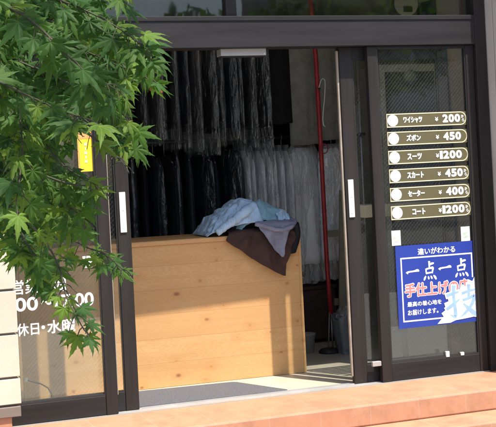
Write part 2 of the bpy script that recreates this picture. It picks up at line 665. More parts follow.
w = thing('pillar_wall', (4.3, -.12, 0), 'dull grey edged pinkish stucco pillar closing the right side of the shop doors', 'wall')
bx('grey_jamb', 'greyjamb', w, 3.962, 4.03, -.105, -.004, .001, 2.74, bevel=.002)
bx('groove', 'joint', w, 3.972, 4.03, -.118, -.105, .001, 2.74)
bx('jamb_edge', 'greyjamb', w, 3.960, 4.03, -.19, -.118, .001, 2.74, bevel=.002)
bx('stucco_body', 'stucco', w, 3.966, 6.5, -.25, -.19, .001, 2.74)
bx('stucco_core', 'stucco', w, 4.03, 6.5, -.19, -.004, .001, 2.74)

bx('upper_wall', 'stucco_up', None, -2.4, 6.5, -.25, .14, 2.745, 5.2)
tag(bpy.data.objects['upper_wall'], 'grey plastered shop wall above the transom windows', 'wall')

# ------------------------------------------------------------------ shop room
shell = thing('shop_room', (2.4, 2, 0), 'dim beige interior walls and ceiling of the shop behind the doors', 'room')
bx('back_wall', 'wall_in', shell, -1.2, 6, 3.4, 3.55, 0, 2.75)
bx('side_wall', 'wall_in', shell, 5.35, 5.5, .16, 3.4, 0, 2.75)
bx('side_wall', 'wall_in', shell, -1.0, -.85, .16, 3.4, 0, 2.75)
bx('front_wall', 'wall_in', shell, 3.98, 5.35, .0, .15, 0, 2.75)
bx('front_wall', 'wall_in', shell, -.85, .62, .0, .15, 0, 2.75)
bx('ceiling', 'ceil', shell, -.85, 5.35, .142, 3.4, 2.65, 2.74)

# ------------------------------------------------------------------ door frame, header, transom
fr = thing('entrance_surround', (2.3, .05, 0), 'dark bronze door frame with deep header beam and narrow transom windows over the doorway', 'frame')
bx('header_beam', 'bronze_h', fr, .64, 3.88, -.03, .12, 2.05, 2.232, bevel=.003)
bx('header_lip', 'bronze_h', fr, .64, 3.88, -.036, -.0305, 2.205, 2.232, bevel=.002)
bx('jamb', 'bronze', fr, 3.881, 3.957, -.03, .13, .0, 2.74, bevel=.003)
bx('jamb', 'bronze', fr, .60, .638, -.02, .13, .0, 2.74)
bx('top_rail', 'bronze_h', fr, .64, 3.88, -.02, .11, 2.66, 2.74)
for x0, x1 in ((2.252, 2.318), (1.0, 1.05)):
    bx('mullion', 'bronze', fr, x0, x1, -.012, .08, 2.2325, 2.6595, bevel=.002)
for x0, x1 in ((.64, .998), (1.052, 2.25), (2.32, 3.878)):
    bx('transom_pane', 'clear', fr, x0, x1, .02, .026, 2.2325, 2.6595)
bx('sill_track', 'alu', fr, 1.66, 3.88, .062, .066, -.0006, .008)
bx('sill_track', 'alu', fr, 1.66, 3.88, .085, .089, -.0006, .008)
bx('sill', 'alu', fr, .64, 3.88, -.0115, .118, -.0006, .003)

# ------------------------------------------------------------------ sliding doors


def door(name, label, x0, x1, y0, y1, sl, sr, bottom=.114, top=2.0495, topr=.07):
    d = thing(name, ((x0 + x1) / 2, (y0 + y1) / 2, .003), label, 'door', 'glazed sliding doors of the shopfront')
    bx('stile', 'bronze', d, x0, x0 + sl, y0, y1, .0045, top, bevel=.004)
    bx('stile', 'bronze', d, x1 - sr, x1, y0, y1, .0045, top, bevel=.004)
    bx('bottom_rail', 'bronze_h', d, x0 + sl, x1 - sr, y0 + .004, y1 - .004, .0045, bottom, bevel=.004)
    bx('top_rail', 'bronze_h', d, x0 + sl, x1 - sr, y0 + .004, y1 - .004, top - topr, top, bevel=.003)
    ym = (y0 + y1) / 2
    bx('glass_pane', 'glass', d, x0 + sl - .001, x1 - sr + .001, ym - .003, ym + .003, bottom - .002, top - topr + .002)
    bx('glazing_bead', 'dark', d, x0 + sl, x1 - sr, y0 + .006, ym - .003, bottom, bottom + .009)
    for xa in (x0 + sl, x1 - sr - .007):
        bx('glazing_bead', 'dark', d, xa, xa + .007, y0 + .006, ym - .003, bottom + .0092, top - topr)
    return d


dl = door('sliding_door', 'fixed glass door behind the maple with white opening hours lettering', .70, 1.505, -.002, .038, .07, .068, topr=.02)
dr = door('sliding_door', 'glass door carrying the price strips and the blue poster', 3.145, 3.880, -.002, .038, .066, .058, topr=.02)
il = door('sliding_door', 'slid back door leaf at the left of the opening with white handle beside the counter', .84, 1.640, .054, .092, .07, .078, topr=.08)
ir = door('sliding_door', 'slid back door leaf at the right of the opening with pale edge strip', 2.984, 3.72, .054, .092, .086, .07, topr=.08)
# pale meeting strips
bx('edge_strip', 'seal', ir, 2.970, 2.983, .064, .082, .05, 2.03, bevel=.002)
bx('edge_strip', 'seal', dl, 1.5055, 1.511, .012, .03, .11, 1.9)
# handles
for d, xa in ((il, 1.578), (ir, 2.999)):
    h = bx('pull_handle', 'white', d, xa, xa + .037, .046, .0535, 1.015, 1.245, bevel=.003)
    bx('grip_slot', 'disc', h, xa + .012, xa + .026, .0445, .0459, 1.04, 1.12)
    bx('grip_slot', 'disc', h, xa + .012, xa + .026, .0445, .0459, 1.14, 1.22)
bx('guide_block', 'alu', dr, 3.085, 3.1445, .005, .03, .105, .135, bevel=.003)
for xa, hh in ((3.585, .035), (3.688, .02)):
    bx('rubber_stop', 'white', dr, xa, xa + .024, -.0005, .016, .1145, .1145 + hh, bevel=.002)

# ------------------------------------------------------------------ sensor bar under the header
sb = thing('sensor_bar', (2.36, .05, 2.03), 'grey metal sensor bar fixed under the header beam', 'sensor')
bx('housing', 'alu', sb, 2.222, 2.505, .03, .11, 2.008, 2.0495, bevel=.003)
bx('underside', 'dark', sb, 2.226, 2.50, .034, .106, 2.003, 2.0075)
bx('end_screw', 'white', sb, 2.487, 2.497, .026, .0295, 2.014, 2.02)

# ------------------------------------------------------------------ stickers on the left pane
y_s = .0135
op = thing('opening_hours_lettering', (1.1, y_s, .5), 'white opening hours lettering on the glass behind the maple', 'lettering')
text('営業時間', .945, 1.245, .715, .795, y_s, 'vinyl', op, 'lettering', .012)
text('9:00', .868, 1.085, .622, .697, y_s, 'vinyl', op, 'lettering', .022)
text('～', 1.098, 1.165, .646, .676, y_s, 'vinyl', op, 'lettering', .01)
text('17:00', 1.178, 1.397, .622, .697, y_s, 'vinyl', op, 'lettering', .022)
text('定休日', .897, 1.085, .487, .557, y_s, 'vinyl', op, 'lettering', .012)
text('・', 1.098, 1.118, .515, .535, y_s, 'vinyl', op, 'lettering', .01)
text('水曜', 1.130, 1.285, .487, .560, y_s, 'vinyl', op, 'lettering', .016)

yc = thing('yellow_card', (1.395, y_s, 1.37), 'bright yellow and orange card stuck inside the glass behind the maple leaves', 'card')
bx('card', 'yellow', yc, 1.348, 1.4345, .0128, .0145, 1.372, 1.595)
mb = MB()
mb.box(1.350, 1.4325, .0116, .0126, 1.555, 1.592)
mb.box(1.350, 1.358, .0116, .0126, 1.385, 1.55)
mb.build('orange_border', 'orange', yc)
mb = MB()
for k in range(5):
    mb.box(1.385 + .004 * (k % 2), 1.396 + .004 * ((k + 1) % 2), .0116, .0126, 1.42 + .024 * k, 1.436 + .024 * k)
mb.build('print_block', 'creamline', yc)

o = MB().disc(1.390, 1.203, .022, .0118, .0135).disc(1.394, 1.207, .010, .0112, .0117, mi=1).build('round_sticker', ['cyan', 'vinyl'])
tag(o, 'round blue and white sticker on the glass below the yellow card', 'sticker')
o = MB().box(1.345, 1.398, .0118, .0135, .835, .900).box(1.352, 1.391, .0112, .0117, .862, .893, 1).build('small_sticker', ['white', 'palewhite'])
tag(o, 'small white sticker on the left glass above the opening hours', 'sticker')

# ------------------------------------------------------------------ price strips on the right pane
rows = [('ワイシャツ', '200', 1, .13), ('ズボン', '450', 0, .10), ('スーツ', '1200', 0, .10), ('スカート', '450', 1, .115), ('セーター', '400', 1, .115), ('コート', '1200', 1, .09)]
names = ['shirt', 'trousers', 'suit', 'skirt', 'sweater', 'coat']
zc = [1.592, 1.481, 1.366, 1.252, 1.138, 1.026]
RLAB = ['topmost olive price strip on the glass, reading 200 yen with a kara suffix',
        'olive price strip second from top, reading 450 yen without suffix',
        'olive price strip third from top, reading 1200 yen without suffix',
        'olive price strip reading 450 yen with a kara suffix, below the 1200 suit strip',
        'olive price strip reading 400 yen with a kara suffix',
        'lowest olive price strip, reading 1200 yen above the blue poster']
for (jp, pr, kara, wj), z, lb in zip(rows, zc, RLAB):
    x0, x1, hh = 3.268, 3.857 if False else 3.815, .042
    x0 = 3.262
    t = thing('price_strip', (3.54, .01, z - hh), lb, 'price sign', 'price strips on the glass door')
    r = hh
    pts = [(x0, z - hh), (x1 - r, z - hh)] + [(x1 - r + r * math.sin(a), z - r * math.cos(a)) for a in [PI * k / 14 for k in range(1, 14)]] + [(x1 - r, z + hh), (x0, z + hh)]
    MB().prism([(x0, z - hh), (x1, z - hh), (x1, z + hh), (x0, z + hh)], .0136, .0146).build('clear_backing', 'olive', t)
    pts2 = [(x0 + .004 if i in (0, len(pts) - 1) else px, z + (pz - z) * .86) for i, (px, pz) in enumerate(pts)]
    pts2 = [(x0 + .004, z - .036), (x1 - r, z - .036)] + [(x1 - r + .036 * math.sin(a), z - .036 * math.cos(a)) for a in [PI * k / 14 for k in range(1, 14)]] + [(x1 - r, z + .036), (x0 + .004, z + .036)]
    # outline ring
    mb = MB()
    n = len(pts)
    vs = [(a, .0124, b) for a, b in pts] + [(a, .0124, b) for a, b in pts2] + [(a, .0135, b) for a, b in pts] + [(a, .0135, b) for a, b in pts2]
    fs = []
    for i in range(n):
        j = (i + 1) % n
        fs += [(i, j, n + j, n + i), (2 * n + j, 2 * n + i, 3 * n + i, 3 * n + j), (j, i, 2 * n + i, 2 * n + j), (n + i, n + j, 3 * n + j, 3 * n + i)]
    mb.add(vs, fs).build('outline', 'creamline', t)
    MB().disc(3.303, z, .036, .0110, .0123).build('disc', 'disc', t)
    cx = 3.452 if wj > .095 else 3.463
    text(jp, cx - wj / 2 - .012, cx + wj / 2 - .012, z - .019, z + .021, .0115, 'vinyl', t, 'lettering', .04, rise=0)
    xe = 3.772
    wp = .128 if len(pr) == 3 else .158
    text('¥', xe - wp - (.05 if len(pr) == 3 else .026), xe - wp - (.028 if len(pr) == 3 else .004), z - .014, z + .012, .0115, 'vinyl', t, 'lettering', .03)
    cells = [.5 if ch == '1' else 1.0 for ch in pr]
    xc = xe - wp
    for ch, cw in zip(pr, cells):
        w_ = wp * cw / sum(cells)
        text(ch, xc + w_ * .04, xc + w_ * .96, z - .0235, z + .0275, .0115, 'vinyl', t, 'numeral', .02 if ch == '1' else .05)
        xc += w_
    if kara:
        text('か', 3.777, 3.795, z + .002, z + .022, .0115, 'vinyl', t, 'lettering', .03)
        text('ら', 3.783, 3.799, z - .022, z - .001, .0115, 'vinyl', t, 'lettering', .03)

# small paper stickers under the price strips
for (x, z, wd, hh, c2, lb) in ((3.257, .873, .061, .092, 'pink', 'white and pink paper sticker on the glass left above the blue poster'),
                               (3.737, .868, .062, .090, 'cyan', 'pale green paper sticker on the glass above the right of the blue poster')):
    o = MB().box(x, x + wd, .0125, .014, z - hh / 2, z + hh / 2).box(x + .012, x + wd - .012, .0117, .0124, z - hh / 2 + .02, z + .012, 1).build('paper_sticker', ['white' if c2 == 'pink' else 'palewhite', 'stickerpink' if c2 == 'pink' else 'stickergreen'])
    tag(o, lb, 'sticker', 'paper stickers on the glass door')

# ------------------------------------------------------------------ blue poster
PX0, PX1, PZ0, PZ1 = 3.277, 3.838, .316, .822


def pu(u, v):
    return PX0 + u * (PX1 - PX0), PZ1 - v * (PZ1 - PZ0)


ps = thing('poster', (3.555, .012, PZ0), 'square blue poster with white and pink Japanese lettering on the glass door', 'poster')
bx('sheet', 'blue', ps, PX0, PX1, .0120, .0138, PZ0, PZ1)
fx0, fz1 = pu(.055, .145)
fx1, fz0 = pu(.945, .925)
b = .0085
mb = MB()
mb.box(fx0, fx1, .0112, .0119, fz1 - b, fz1)
mb.box(fx0, fx0 + b, .0112, .0119, fz0, fz1 - b)
mb.box(fx0 + b, pu(.56, 0)[0], .0112, .0119, fz0, fz0 + b)
mb.box(fx1 - b, fx1, .0112, .0119, pu(0, .45)[1], fz1 - b)
mb.build('white_border', 'vinyl', ps)


def ptext(s, u0, u1, v0, v1, mat, bold, y=.0110, shear=.0, name='lettering', rise=0):
    a, d = pu(u0, v0)
    c, e = pu(u1, v1)
    return text(s, a, c, e, d, y, mat, ps, name, bold, shear, .0006, rise=rise)


ptext('違いがわかる', .27, .735, .045, .125, 'vinyl', .018)


def brush(strokes, u0, u1, v0, v1, y, mat, name, grow=0.0):
    """Brush lettering: every stroke is a tapered ribbon given as (x, y, width) points in a unit box."""
    mb = MB()
    for k, st_ in enumerate(strokes):
        P3 = smooth_path([Vector((a, b_, c_)) for a, b_, c_ in st_], 6) if len(st_) > 2 else [Vector(st_[0]).lerp(Vector(st_[1]), q / 6) for q in range(7)]
        Lf, Rt = [], []
        for i, p in enumerate(P3):
            d = (P3[min(i + 1, len(P3) - 1)] - P3[max(i - 1, 0)])
            d = Vector((d.x, d.y, 0)).normalized()
            w_ = max(.012, p.z) / 2 + grow
            e_ = grow if i == len(P3) - 1 else (-grow if i == 0 else 0)
            Lf.append((p.x + d.x * e_ - d.y * w_, p.y + d.y * e_ + d.x * w_))
            Rt.append((p.x + d.x * e_ + d.y * w_, p.y + d.y * e_ - d.x * w_))
        for i in range(len(P3) - 1):
            q = [Lf[i], Lf[i + 1], Rt[i + 1], Rt[i]]
            pts_ = [pu(u0 + (u1 - u0) * a, v0 + (v1 - v0) * b_) for a, b_ in q]
            yy = y - .00004 * k - .000004 * i
            mb.add([(a, yy, b_) for a, b_ in pts_] + [(a, yy + .0005, b_) for a, b_ in pts_], [(0, 1, 2, 3), (7, 6, 5, 4), (0, 4, 5, 1), (3, 2, 6, 7)])
    return mb.build(name, mat, ps)


def smooth_path(pts, k=8):
    out = []
    n = len(pts)
    for i in range(n - 1):
        p0, p1, p2, p3 = pts[max(i - 1, 0)], pts[i], pts[i + 1], pts[min(i + 2, n - 1)]
        for j in range(k):
            t = j / k
            out.append(.5 * ((2 * p1) + (p2 - p0) * t + (2 * p0 - 5 * p1 + 4 * p2 - p3) * t * t + (3 * p1 - p0 - 3 * p2 + p3) * t ** 3))
    out.append(pts[-1])
    return out


ICHI = [[(.0, .62, .22), (.12, .52, .13), (.6, .48, .12), (.88, .44, .2), (1.0, .52, .08)]]
TEN = [[(.50, .0, .16), (.49, .18, .11), (.50, .40, .12)], [(.52, .17, .11), (.72, .13, .11), (.86, .12, .07)],
       [(.24, .38, .14), (.23, .50, .10), (.25, .66, .10)], [(.24, .40, .08), (.5, .37, .09), (.76, .36, .13), (.73, .5, .11), (.70, .64, .08)],
       [(.25, .62, .08), (.5, .60, .08), (.71, .59, .07)],
       [(.20, .76, .07), (.10, .88, .13), (.03, .98, .06)], [(.36, .78, .06), (.40, .86, .12), (.42, .94, .08)], [(.56, .77, .06), (.63, .85, .12), (.67, .93, .08)], [(.78, .75, .06), (.90, .85, .14), (.99, .97, .09)]]
brush(ICHI, .125, .275, .24, .40, .0110, 'vinyl', 'brush_character')
brush(TEN, .325, .485, .21, .445, .0110, 'vinyl', 'brush_character')
brush(ICHI, .525, .675, .225, .385, .0110, 'vinyl', 'brush_character')
brush(TEN, .72, .885, .205, .44, .0110, 'vinyl', 'brush_character')
ptext('手仕上げの店', .085, .90, .455, .635, 'vinyl', .06, y=.0110, name='lettering_outline')
ptext('手仕上げの店', .092, .893, .462, .628, 'pink', .028, y=.0102)
ptext('最高の着心地を', .115, .535, .685, .745, 'vinyl', .018)
ptext('お届けします。', .115, .49, .785, .85, 'vinyl', .018)
star = [(.47, .985), (.55, .90), (.525, .86), (.585, .82), (.565, .74), (.62, .72), (.60, .64), (.68, .655), (.735, .60), (.765, .615), (.79, .52), (.85, .56), (.875, .47), (.93, .50), (.97, .425), (.998, .43), (.998, .93), (.82, .95), (.70, .96), (.63, .985)]
MB().prism([pu(u, v) for u, v in reversed(star)], .0094, .0100).build('white_burst', 'palewhite', ps)
GI = [[(.02, .30, .12), (.2, .25, .10), (.42, .20, .07)], [(.27, .0, .13), (.25, .3, .11), (.28, .7, .12), (.27, .92, .12), (.12, .86, .03)],
      [(.0, .70, .10), (.2, .58, .12), (.44, .42, .05)], [(.50, .27, .10), (.75, .20, .09), (1.0, .17, .06)], [(.74, .0, .13), (.73, .2, .10), (.72, .40, .09)],
      [(.52, .47, .10), (.72, .42, .09), (.90, .38, .13), (.80, .62, .11), (.62, .82, .10), (.42, .97, .03)], [(.54, .56, .06), (.70, .72, .12), (.88, .88, .15), (1.0, .95, .04)]]
brush(GI, .585, .985, .53, .945, .0090, 'vinyl', 'character_outline', .03)
brush(GI, .585, .985, .53, .945, .0083, 'ltblue', 'large_character', -.008)

# ------------------------------------------------------------------ counter (its front is turned about one degree)


def cy(x):
    return .690 - .0185 * (x - .0) if False else .695 - .0205 * x


ct = thing('wooden_counter', (2.0, .9, 0), 'plain pine plank counter with a pile of clothes on its right end', 'counter')
XL, XR = 1.085, 2.889


def sheared(mb):
    for v in mb.v:
        v.y += cy(v.x) - .64
    return mb


sheared(MB().box(XL, XR, .64, .658, 0.0, .888)).build('front_panel', 'wood', ct, bevel=.002)
sheared(MB().box(XL - .006, XR + .006, .628, 1.16, .8885, .918)).build('counter_top', 'wood', ct, bevel=.004)
sheared(MB().box(XR + .0005, XR + .019, .642, 1.14, 0, .888)).build('end_panel', 'wood', ct, bevel=.002)
sheared(MB().box(XL - .019, XL - .0005, .642, 1.14, 0, .888)).build('end_panel', 'wood', ct, bevel=.002)
sheared(MB().box(XL, XR, 1.12, 1.14, 0, .888)).build('back_panel', 'wood', ct)

# mat in front of the counter
mb = MB()
poly = [(1.20, .118), (2.53, .092), (2.562, .098), (2.56, .112), (2.385, .515), (2.36, .538), (1.8, .575), (1.20, .60)]
mb.slab(poly, .0, .011)
tag(mb.build('door_mat', 'mat', bevel=.003), 'dark grey carpet mat lying in the doorway before the wooden counter', 'mat')

# cord behind the left pane
pA = at(26, 380, y=.66 - .03)
cd = [pA + Vector((.0, 0, 0)), at(33, 382, y=.62), at(41, 384, y=.61), at(48, 388, y=.60), at(51.5, 394, y=.59), at(52, 402, y=.585)]
pts = []
for i in range(len(cd) - 1):
    for k in range(5):
        pts.append(cd[i].lerp(cd[i + 1], k / 5))
last = cd[-1].copy()
pts += [last, Vector((last.x, last.y, .008)), Vector((last.x + .06, last.y - .03, .006)), Vector((last.x + .14, last.y - .02, .006))]
c = thing('power_cord', (pA.x, pA.y, 0), 'thin black cord looping down behind the left glass', 'cord')
MB().tube(pts, .0045, 8).build('cord', 'dark', c, smooth=True)
MB().lathe(pA - Vector((0, 0, .012)), [(.0, 0), (.010, .001), (.011, .012), (.010, .024), (0, .025)], 12).build('clip', 'white', c, smooth=True)

# ------------------------------------------------------------------ pile of clothes


def drape(poly_left, poly_right, ztop, zbot, y_off, fold, seed, back=.22, nz=26, nx=34, sag=0.02):
    """Cloth lying on the counter top and falling over its front edge; edges given as (z, x) lists."""
    def ip(l, z):
        l = sorted(l)
        for (a, xa), (b_, xb) in zip(l, l[1:]):
            if z <= b_:
                return xa + (xb - xa) * max(0, min(1, (z - a) / (b_ - a)))
        return l[-1][1]
    rws = []
    cxm = (ip(poly_left, ztop) + ip(poly_right, ztop)) / 2
    for j in range(nz + 8):
        row = []
        if j < 8:
            q = 1 - j / 8
            z = ztop
            xl, xr = ip(poly_left, ztop), ip(poly_right, ztop)
        else:
            q = 0
            z = ztop - (ztop - zbot) * ((j - 8) / (nz - 1)) ** .95
            xl, xr = ip(poly_left, z), ip(poly_right, z)
        for i in range(nx):
            t = i / (nx - 1)
            x = xl + (xr - xl) * t
            if j >= 8:
                ang = (x - cxm) / max(.05, (ztop + .12 - z))
                amp = fold * min(1, (ztop - z) / .08 + .25)
                ff = math.sin(ang * 9 + seed) * .5 + fbm((ang * 3, z * 5, seed)) * .9 + fbm((x * 14, z * 14, seed + 4)) * .35
                y = cy(x) - .018 - y_off - abs(amp) - amp * ff
                zz = z + .006 * fbm((x * 20, z * 20, seed + 9))
                xx = x + .006 * fbm((z * 18, x * 8, seed + 2))
            else:
                y = cy(x) - .018 - y_off + back * q
                zz = ztop + .012 * math.sin(min(1, q * 3) * PI / 2) + .012 * fbm((x * 12, y * 12, seed)) - .0
                xx = x
            row.append((xx, y, zz))
        rws.append(row)
    return MB().grid(rws)


o = drape([(.955, 2.44), (.93, 2.405), (.889, 2.384), (.733, 2.601), (.64, 2.765)],
          [(.955, 2.87), (.90, 2.865), (.80, 2.82), (.72, 2.786), (.64, 2.778)], .938, .64, .004, .022, 1.3).build('brown_jacket', 'brown', smooth=True, solid=.006, sub=1)
tag(o, 'dark brown garment hanging over the counter front below the light shirts', 'clothing', 'clothes piled on the counter')
o = drape([(.99, 2.60), (.95, 2.606), (.86, 2.668), (.764, 2.742)],
          [(.99, 2.848), (.95, 2.828), (.91, 2.79), (.86, 2.772), (.764, 2.752)], .985, .764, .048, .016, 5.1, back=.16, nz=18, nx=24).build('grey_shirt', 'lavender', smooth=True, solid=.005, sub=1)
tag(o, 'greyish lavender shirt with a pointed end hanging over the brown garment', 'clothing', 'clothes piled on the counter')

# collar rolls of the grey shirt
pts = [(2.585, cy(2.6) - .05, .985), (2.64, cy(2.6) - .085, .968), (2.70, cy(2.7) - .09, .945), (2.76, cy(2.7) - .088, .938), (2.82, cy(2.8) - .08, .955), (2.858, cy(2.8) - .05, .985), (2.85, cy(2.8) + .03, 1.005)]
P2 = []
for i in range(len(pts) - 1):
    for k in range(4):
        P2.append(Vector(pts[i]).lerp(Vector(pts[i + 1]), k / 4))
o2 = MB().tube(P2, [.013 + .006 * abs(fbm((i * .5, 2, 7))) for i in range(len(P2))], 10).build('rolled_collar', 'lavender', o, smooth=True)

# black garment over the right end
rws = []
for j in range(16):
    t = j / 15
    z = .965 - .185 * t
    row = []
    for i in range(14):
        u = i / 13
        x = 2.845 + .075 * u + .012 * math.sin(t * 4) - .035 * t * t * (1 - u)
        y = cy(2.88) - .03 + .16 * u * u - .03 * math.sin(u * PI) - .02 * (1 - t) + .008 * fbm((u * 4, t * 5, 3))
        row.append((x, y, z + .02 * u * (1 - t) - .02 * (u - .5) ** 2))
    rws.append(row)
o = MB().grid(rws).build('black_jacket', 'black', smooth=True, solid=.008, sub=1)
tag(o, 'black garment slung over the right corner of the counter', 'clothing', 'clothes piled on the counter')


def mound(x0, x1, y0, y1, prof, seed, crump=.035, nx=90, ny=60):
    rws = []
    for j in range(ny):
        v = j / (ny - 1)
        row = []
        for i in range(nx):
            u = i / (nx - 1)
            x = x0 + (x1 - x0) * u
            y = y0 + (y1 - y0) * v
            h = 0
            for (xa, ha), (xb, hb) in zip(prof, prof[1:]):
                if xa <= x <= xb + 1e-6:
                    s_ = (x - xa) / (xb - xa)
                    s_ = s_ * s_ * (3 - 2 * s_)
                    h = ha + (hb - ha) * s_
            e = min(1, min(u, 1 - u) * 7) ** .5
            b_ = math.sin(PI * min(1, max(0, v * .9 + .03))) ** .45
            warp = Vector((x * 6 + .4 * fbm((x * 5, y * 5, seed)), y * 6, seed))
            rg = 1 - abs(noise.noise(warp * 1.5)) * 2
            rg2 = 1 - abs(noise.noise(warp * 3.6 + Vector((3, 1, 5)))) * 2
            hh = h * b_ * (e if e < 1 else 1) + crump * (rg * .62 + rg2 * .38 + .07 * (1 - abs(noise.noise(warp * 8 + Vector((7, 7, 1)))) * 2)) * b_ * e
            xx = x + .03 * noise.noise(warp * 1.1 + Vector((9, 0, 0)))
            yy = y + .04 * noise.noise(warp * 1.2 + Vector((0, 9, 0))) - (.03 * math.sin(PI * v) if v < .5 else 0)
            row.append((xx, yy + cy(x) - .64, .918 + .006 + max(0, hh)))
        rws.append(row)
    return MB().grid(rws)


o = mound(2.28, 2.68, .635, 1.02, [(2.28, .02), (2.36, .075), (2.46, .14), (2.55, .185), (2.62, .17), (2.68, .08)], 2.2, .05).build('light_blue_shirt', 'ltshirt', smooth=True, solid=.004, sub=1)
tag(o, 'crumpled light blue striped shirt heaped on the left of the clothes pile', 'clothing', 'clothes piled on the counter')
o = mound(2.49, 2.87, .645, 1.05, [(2.49, .06), (2.58, .165), (2.66, .182), (2.74, .15), (2.82, .12), (2.87, .06)], 8.4, .05).build('teal_shirt', 'teal', smooth=True, solid=.004, sub=1)
tag(o, 'crumpled teal blue shirt on the right of the clothes pile', 'clothing', 'clothes piled on the counter')
heap = bpy.data.objects['light_blue_shirt']
for pth, r0 in ((((2.33, .60, .945), (2.40, .615, .985), (2.48, .625, 1.03), (2.56, .66, 1.075), (2.63, .72, 1.10)), .030),
                (((2.30, .68, .945), (2.37, .70, .99), (2.46, .72, 1.055), (2.53, .75, 1.105)), .026)):
    P_ = [Vector((a, b_ + cy(a) - .64, c_)) for a, b_, c_ in pth]
    Q_ = []
    for i in range(len(P_) - 1):
        for k in range(7):
            Q_.append(P_[i].lerp(P_[i + 1], k / 7) + Vector((0, .006 * fbm((i * 2 + k * .3, 1, 2)), .006 * fbm((i * 2 + k * .3, 5, 2)))))
    MB().tube(Q_, [r0 * (.75 + .45 * i / len(Q_) + .22 * fbm((i * .55, r0 * 100, 4))) for i in range(len(Q_))], 14).build('sleeve', 'ltshirt', heap, smooth=True)
rws = []
for j in range(14):
    row = []
    for i in range(16):
        u, v = i / 15, j / 13
        x = 2.765 + .085 * u + .012 * fbm((u * 3, v * 3, 1))
        y = cy(2.8) + .0 + .10 * v
        z = 1.035 + .03 * math.sin(PI * u) * math.sin(PI * (v * .8 + .1)) - .05 * (1 - v) ** 3 + .02 * fbm((u * 5, v * 5, 6))
        row.append((x, y, z))
    rws.append(row)
o = MB().grid(rws).build('white_cuff', 'ltshirt', smooth=True, solid=.004, sub=1)
tag(o, 'small pale blue shirt cuff on top of the teal shirt', 'clothing', 'clothes piled on the counter')

# ------------------------------------------------------------------ garments on the racks
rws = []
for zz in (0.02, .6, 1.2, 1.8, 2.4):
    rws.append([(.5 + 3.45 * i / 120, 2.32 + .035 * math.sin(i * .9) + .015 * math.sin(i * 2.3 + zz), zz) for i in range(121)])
o = MB().grid(rws).build('gap_darkening_sheet', 'black', smooth=True, solid=.004)  # added black sheet, darkens the gaps between the garments
tag(o, 'plain black sheet added behind the clothes racks to darken the gaps', 'curtain')

RK = thing('garment_rack', (2.4, 1.75, 0), 'two tier steel clothes rack across the back of the shop', 'rack')
MB().tube([(.5, 1.8, 1.56), (3.95, 1.8, 1.56)], .013, 12).build('lower_rail', 'dark', RK, smooth=True)
MB().tube([(.5, 1.72, 2.42), (3.95, 1.72, 2.42)], .013, 12).build('upper_rail', 'dark', RK, smooth=True)
for x in (.52, 3.93):
    MB().tube([(x, 1.83, 0), (x, 1.83, 2.46)], .016, 12).build('post', 'steel', RK, smooth=True)
    MB().tube([(x, 1.83, 1.56), (x, 1.79, 1.56)], .011, 8).build('bracket', 'steel', RK)
    MB().tube([(x, 1.83, 2.42), (x, 1.71, 2.42)], .011, 8).build('bracket', 'steel', RK)


def garment(name, x, y, zr, ztop, zbot, width, thick, rot, cloth, label, seed, cover=.14, group=None, poly='poly', hood=.015):
    """Garment on a wire hanger inside a polythene cover; the cover hangs lower than the cloth."""
    g = thing(name, (x, y, zbot), label, 'clothing', group)
    ca, sa = math.cos(rot), math.sin(rot)

    def shell(grow, zb, crump, sd, levels=16, n=36, cap=False, bot_flare=0, pw=.7, hood=0.0):
        rws = []
        H = ztop - zb
        for j in range(levels):
            t = j / (levels - 1)
            z = ztop + hood + grow * .6 - (H + hood + grow * .6) * t
            sh = min(1, (ztop + hood - z + .03) / .13)
            wv = (.05 + (width / 2 - .05) * max(0, sh) ** pw) * (1 + .05 * t)
            tv = (.012 + (thick / 2 - .012) * min(1, max(0, (ztop - z + .02) / .22)) ** .8) * (1 + .18 * t + bot_flare * t * t)
            row = []
            for k in range(n):
                a = 2 * PI * k / n
                cu, cv = math.cos(a), math.sin(a)
                f = 1 + .24 * fbm((cu * 2.2 + sd, cv * 2.2, z * 1.3)) + .10 * math.sin(a * 5 + sd + z * 1.5) * min(1, t * 3)
                f2 = crump * fbm((cu * 5 + sd, cv * 5, z * 7), 3)
                U = cu * (wv + grow) * (1 + f2 * .5)
                V = (cv * abs(cv) ** .15) * (tv + grow) * (f + f2 * 2.2)
                zz = z + (.02 * fbm((cu * 2, cv * 2, sd + 3)) if j == levels - 1 else 0)
                row.append((x + U * sa + V * ca, y + U * ca - V * sa, zz))
            rws.append(row)
        m = MB().grid(rws, wrap=True)
        m.f.append(tuple(range(n))); m.mi.append(0)
        if cap:
            m.f.append(tuple(range((levels - 1) * n + n - 1, (levels - 1) * n - 1, -1))); m.mi.append(0)
        return m
    shell(0, zbot, .03, seed, cap=True).build('cloth', cloth, g, smooth=True)
    if cover:
        shell(.009, zbot - cover, .10, seed + 1.7, levels=26, n=44, bot_flare=-.25, pw=.45, hood=hood).build('plastic_cover', poly, g, smooth=True)
    # hanger: shoulders and hook over the rail
    hk = [(x, y, ztop + .0), (x, y, zr - .03)]
    hk += [(x + .0 * k, y + .019 * math.sin(a) + .0, zr + .0 + .019 * math.cos(a) * 1.0) for k, a in enumerate([PI + PI * .25 * 0, PI * 1.25, PI * 1.5, PI * 1.75, PI * 2, PI * 2.25, PI * 2.5])]
    m = MB().tube(hk, .0022, 6)
    wv = width / 2 * .8
    m.tube([(x - wv * sa, y - wv * ca, ztop - .05), (x, y, ztop + .012), (x + wv * sa, y + wv * ca, ztop - .05)], .004, 6)
    m.build('hanger', 'steel', g, smooth=True)
    return g


rnd = random.Random(3)
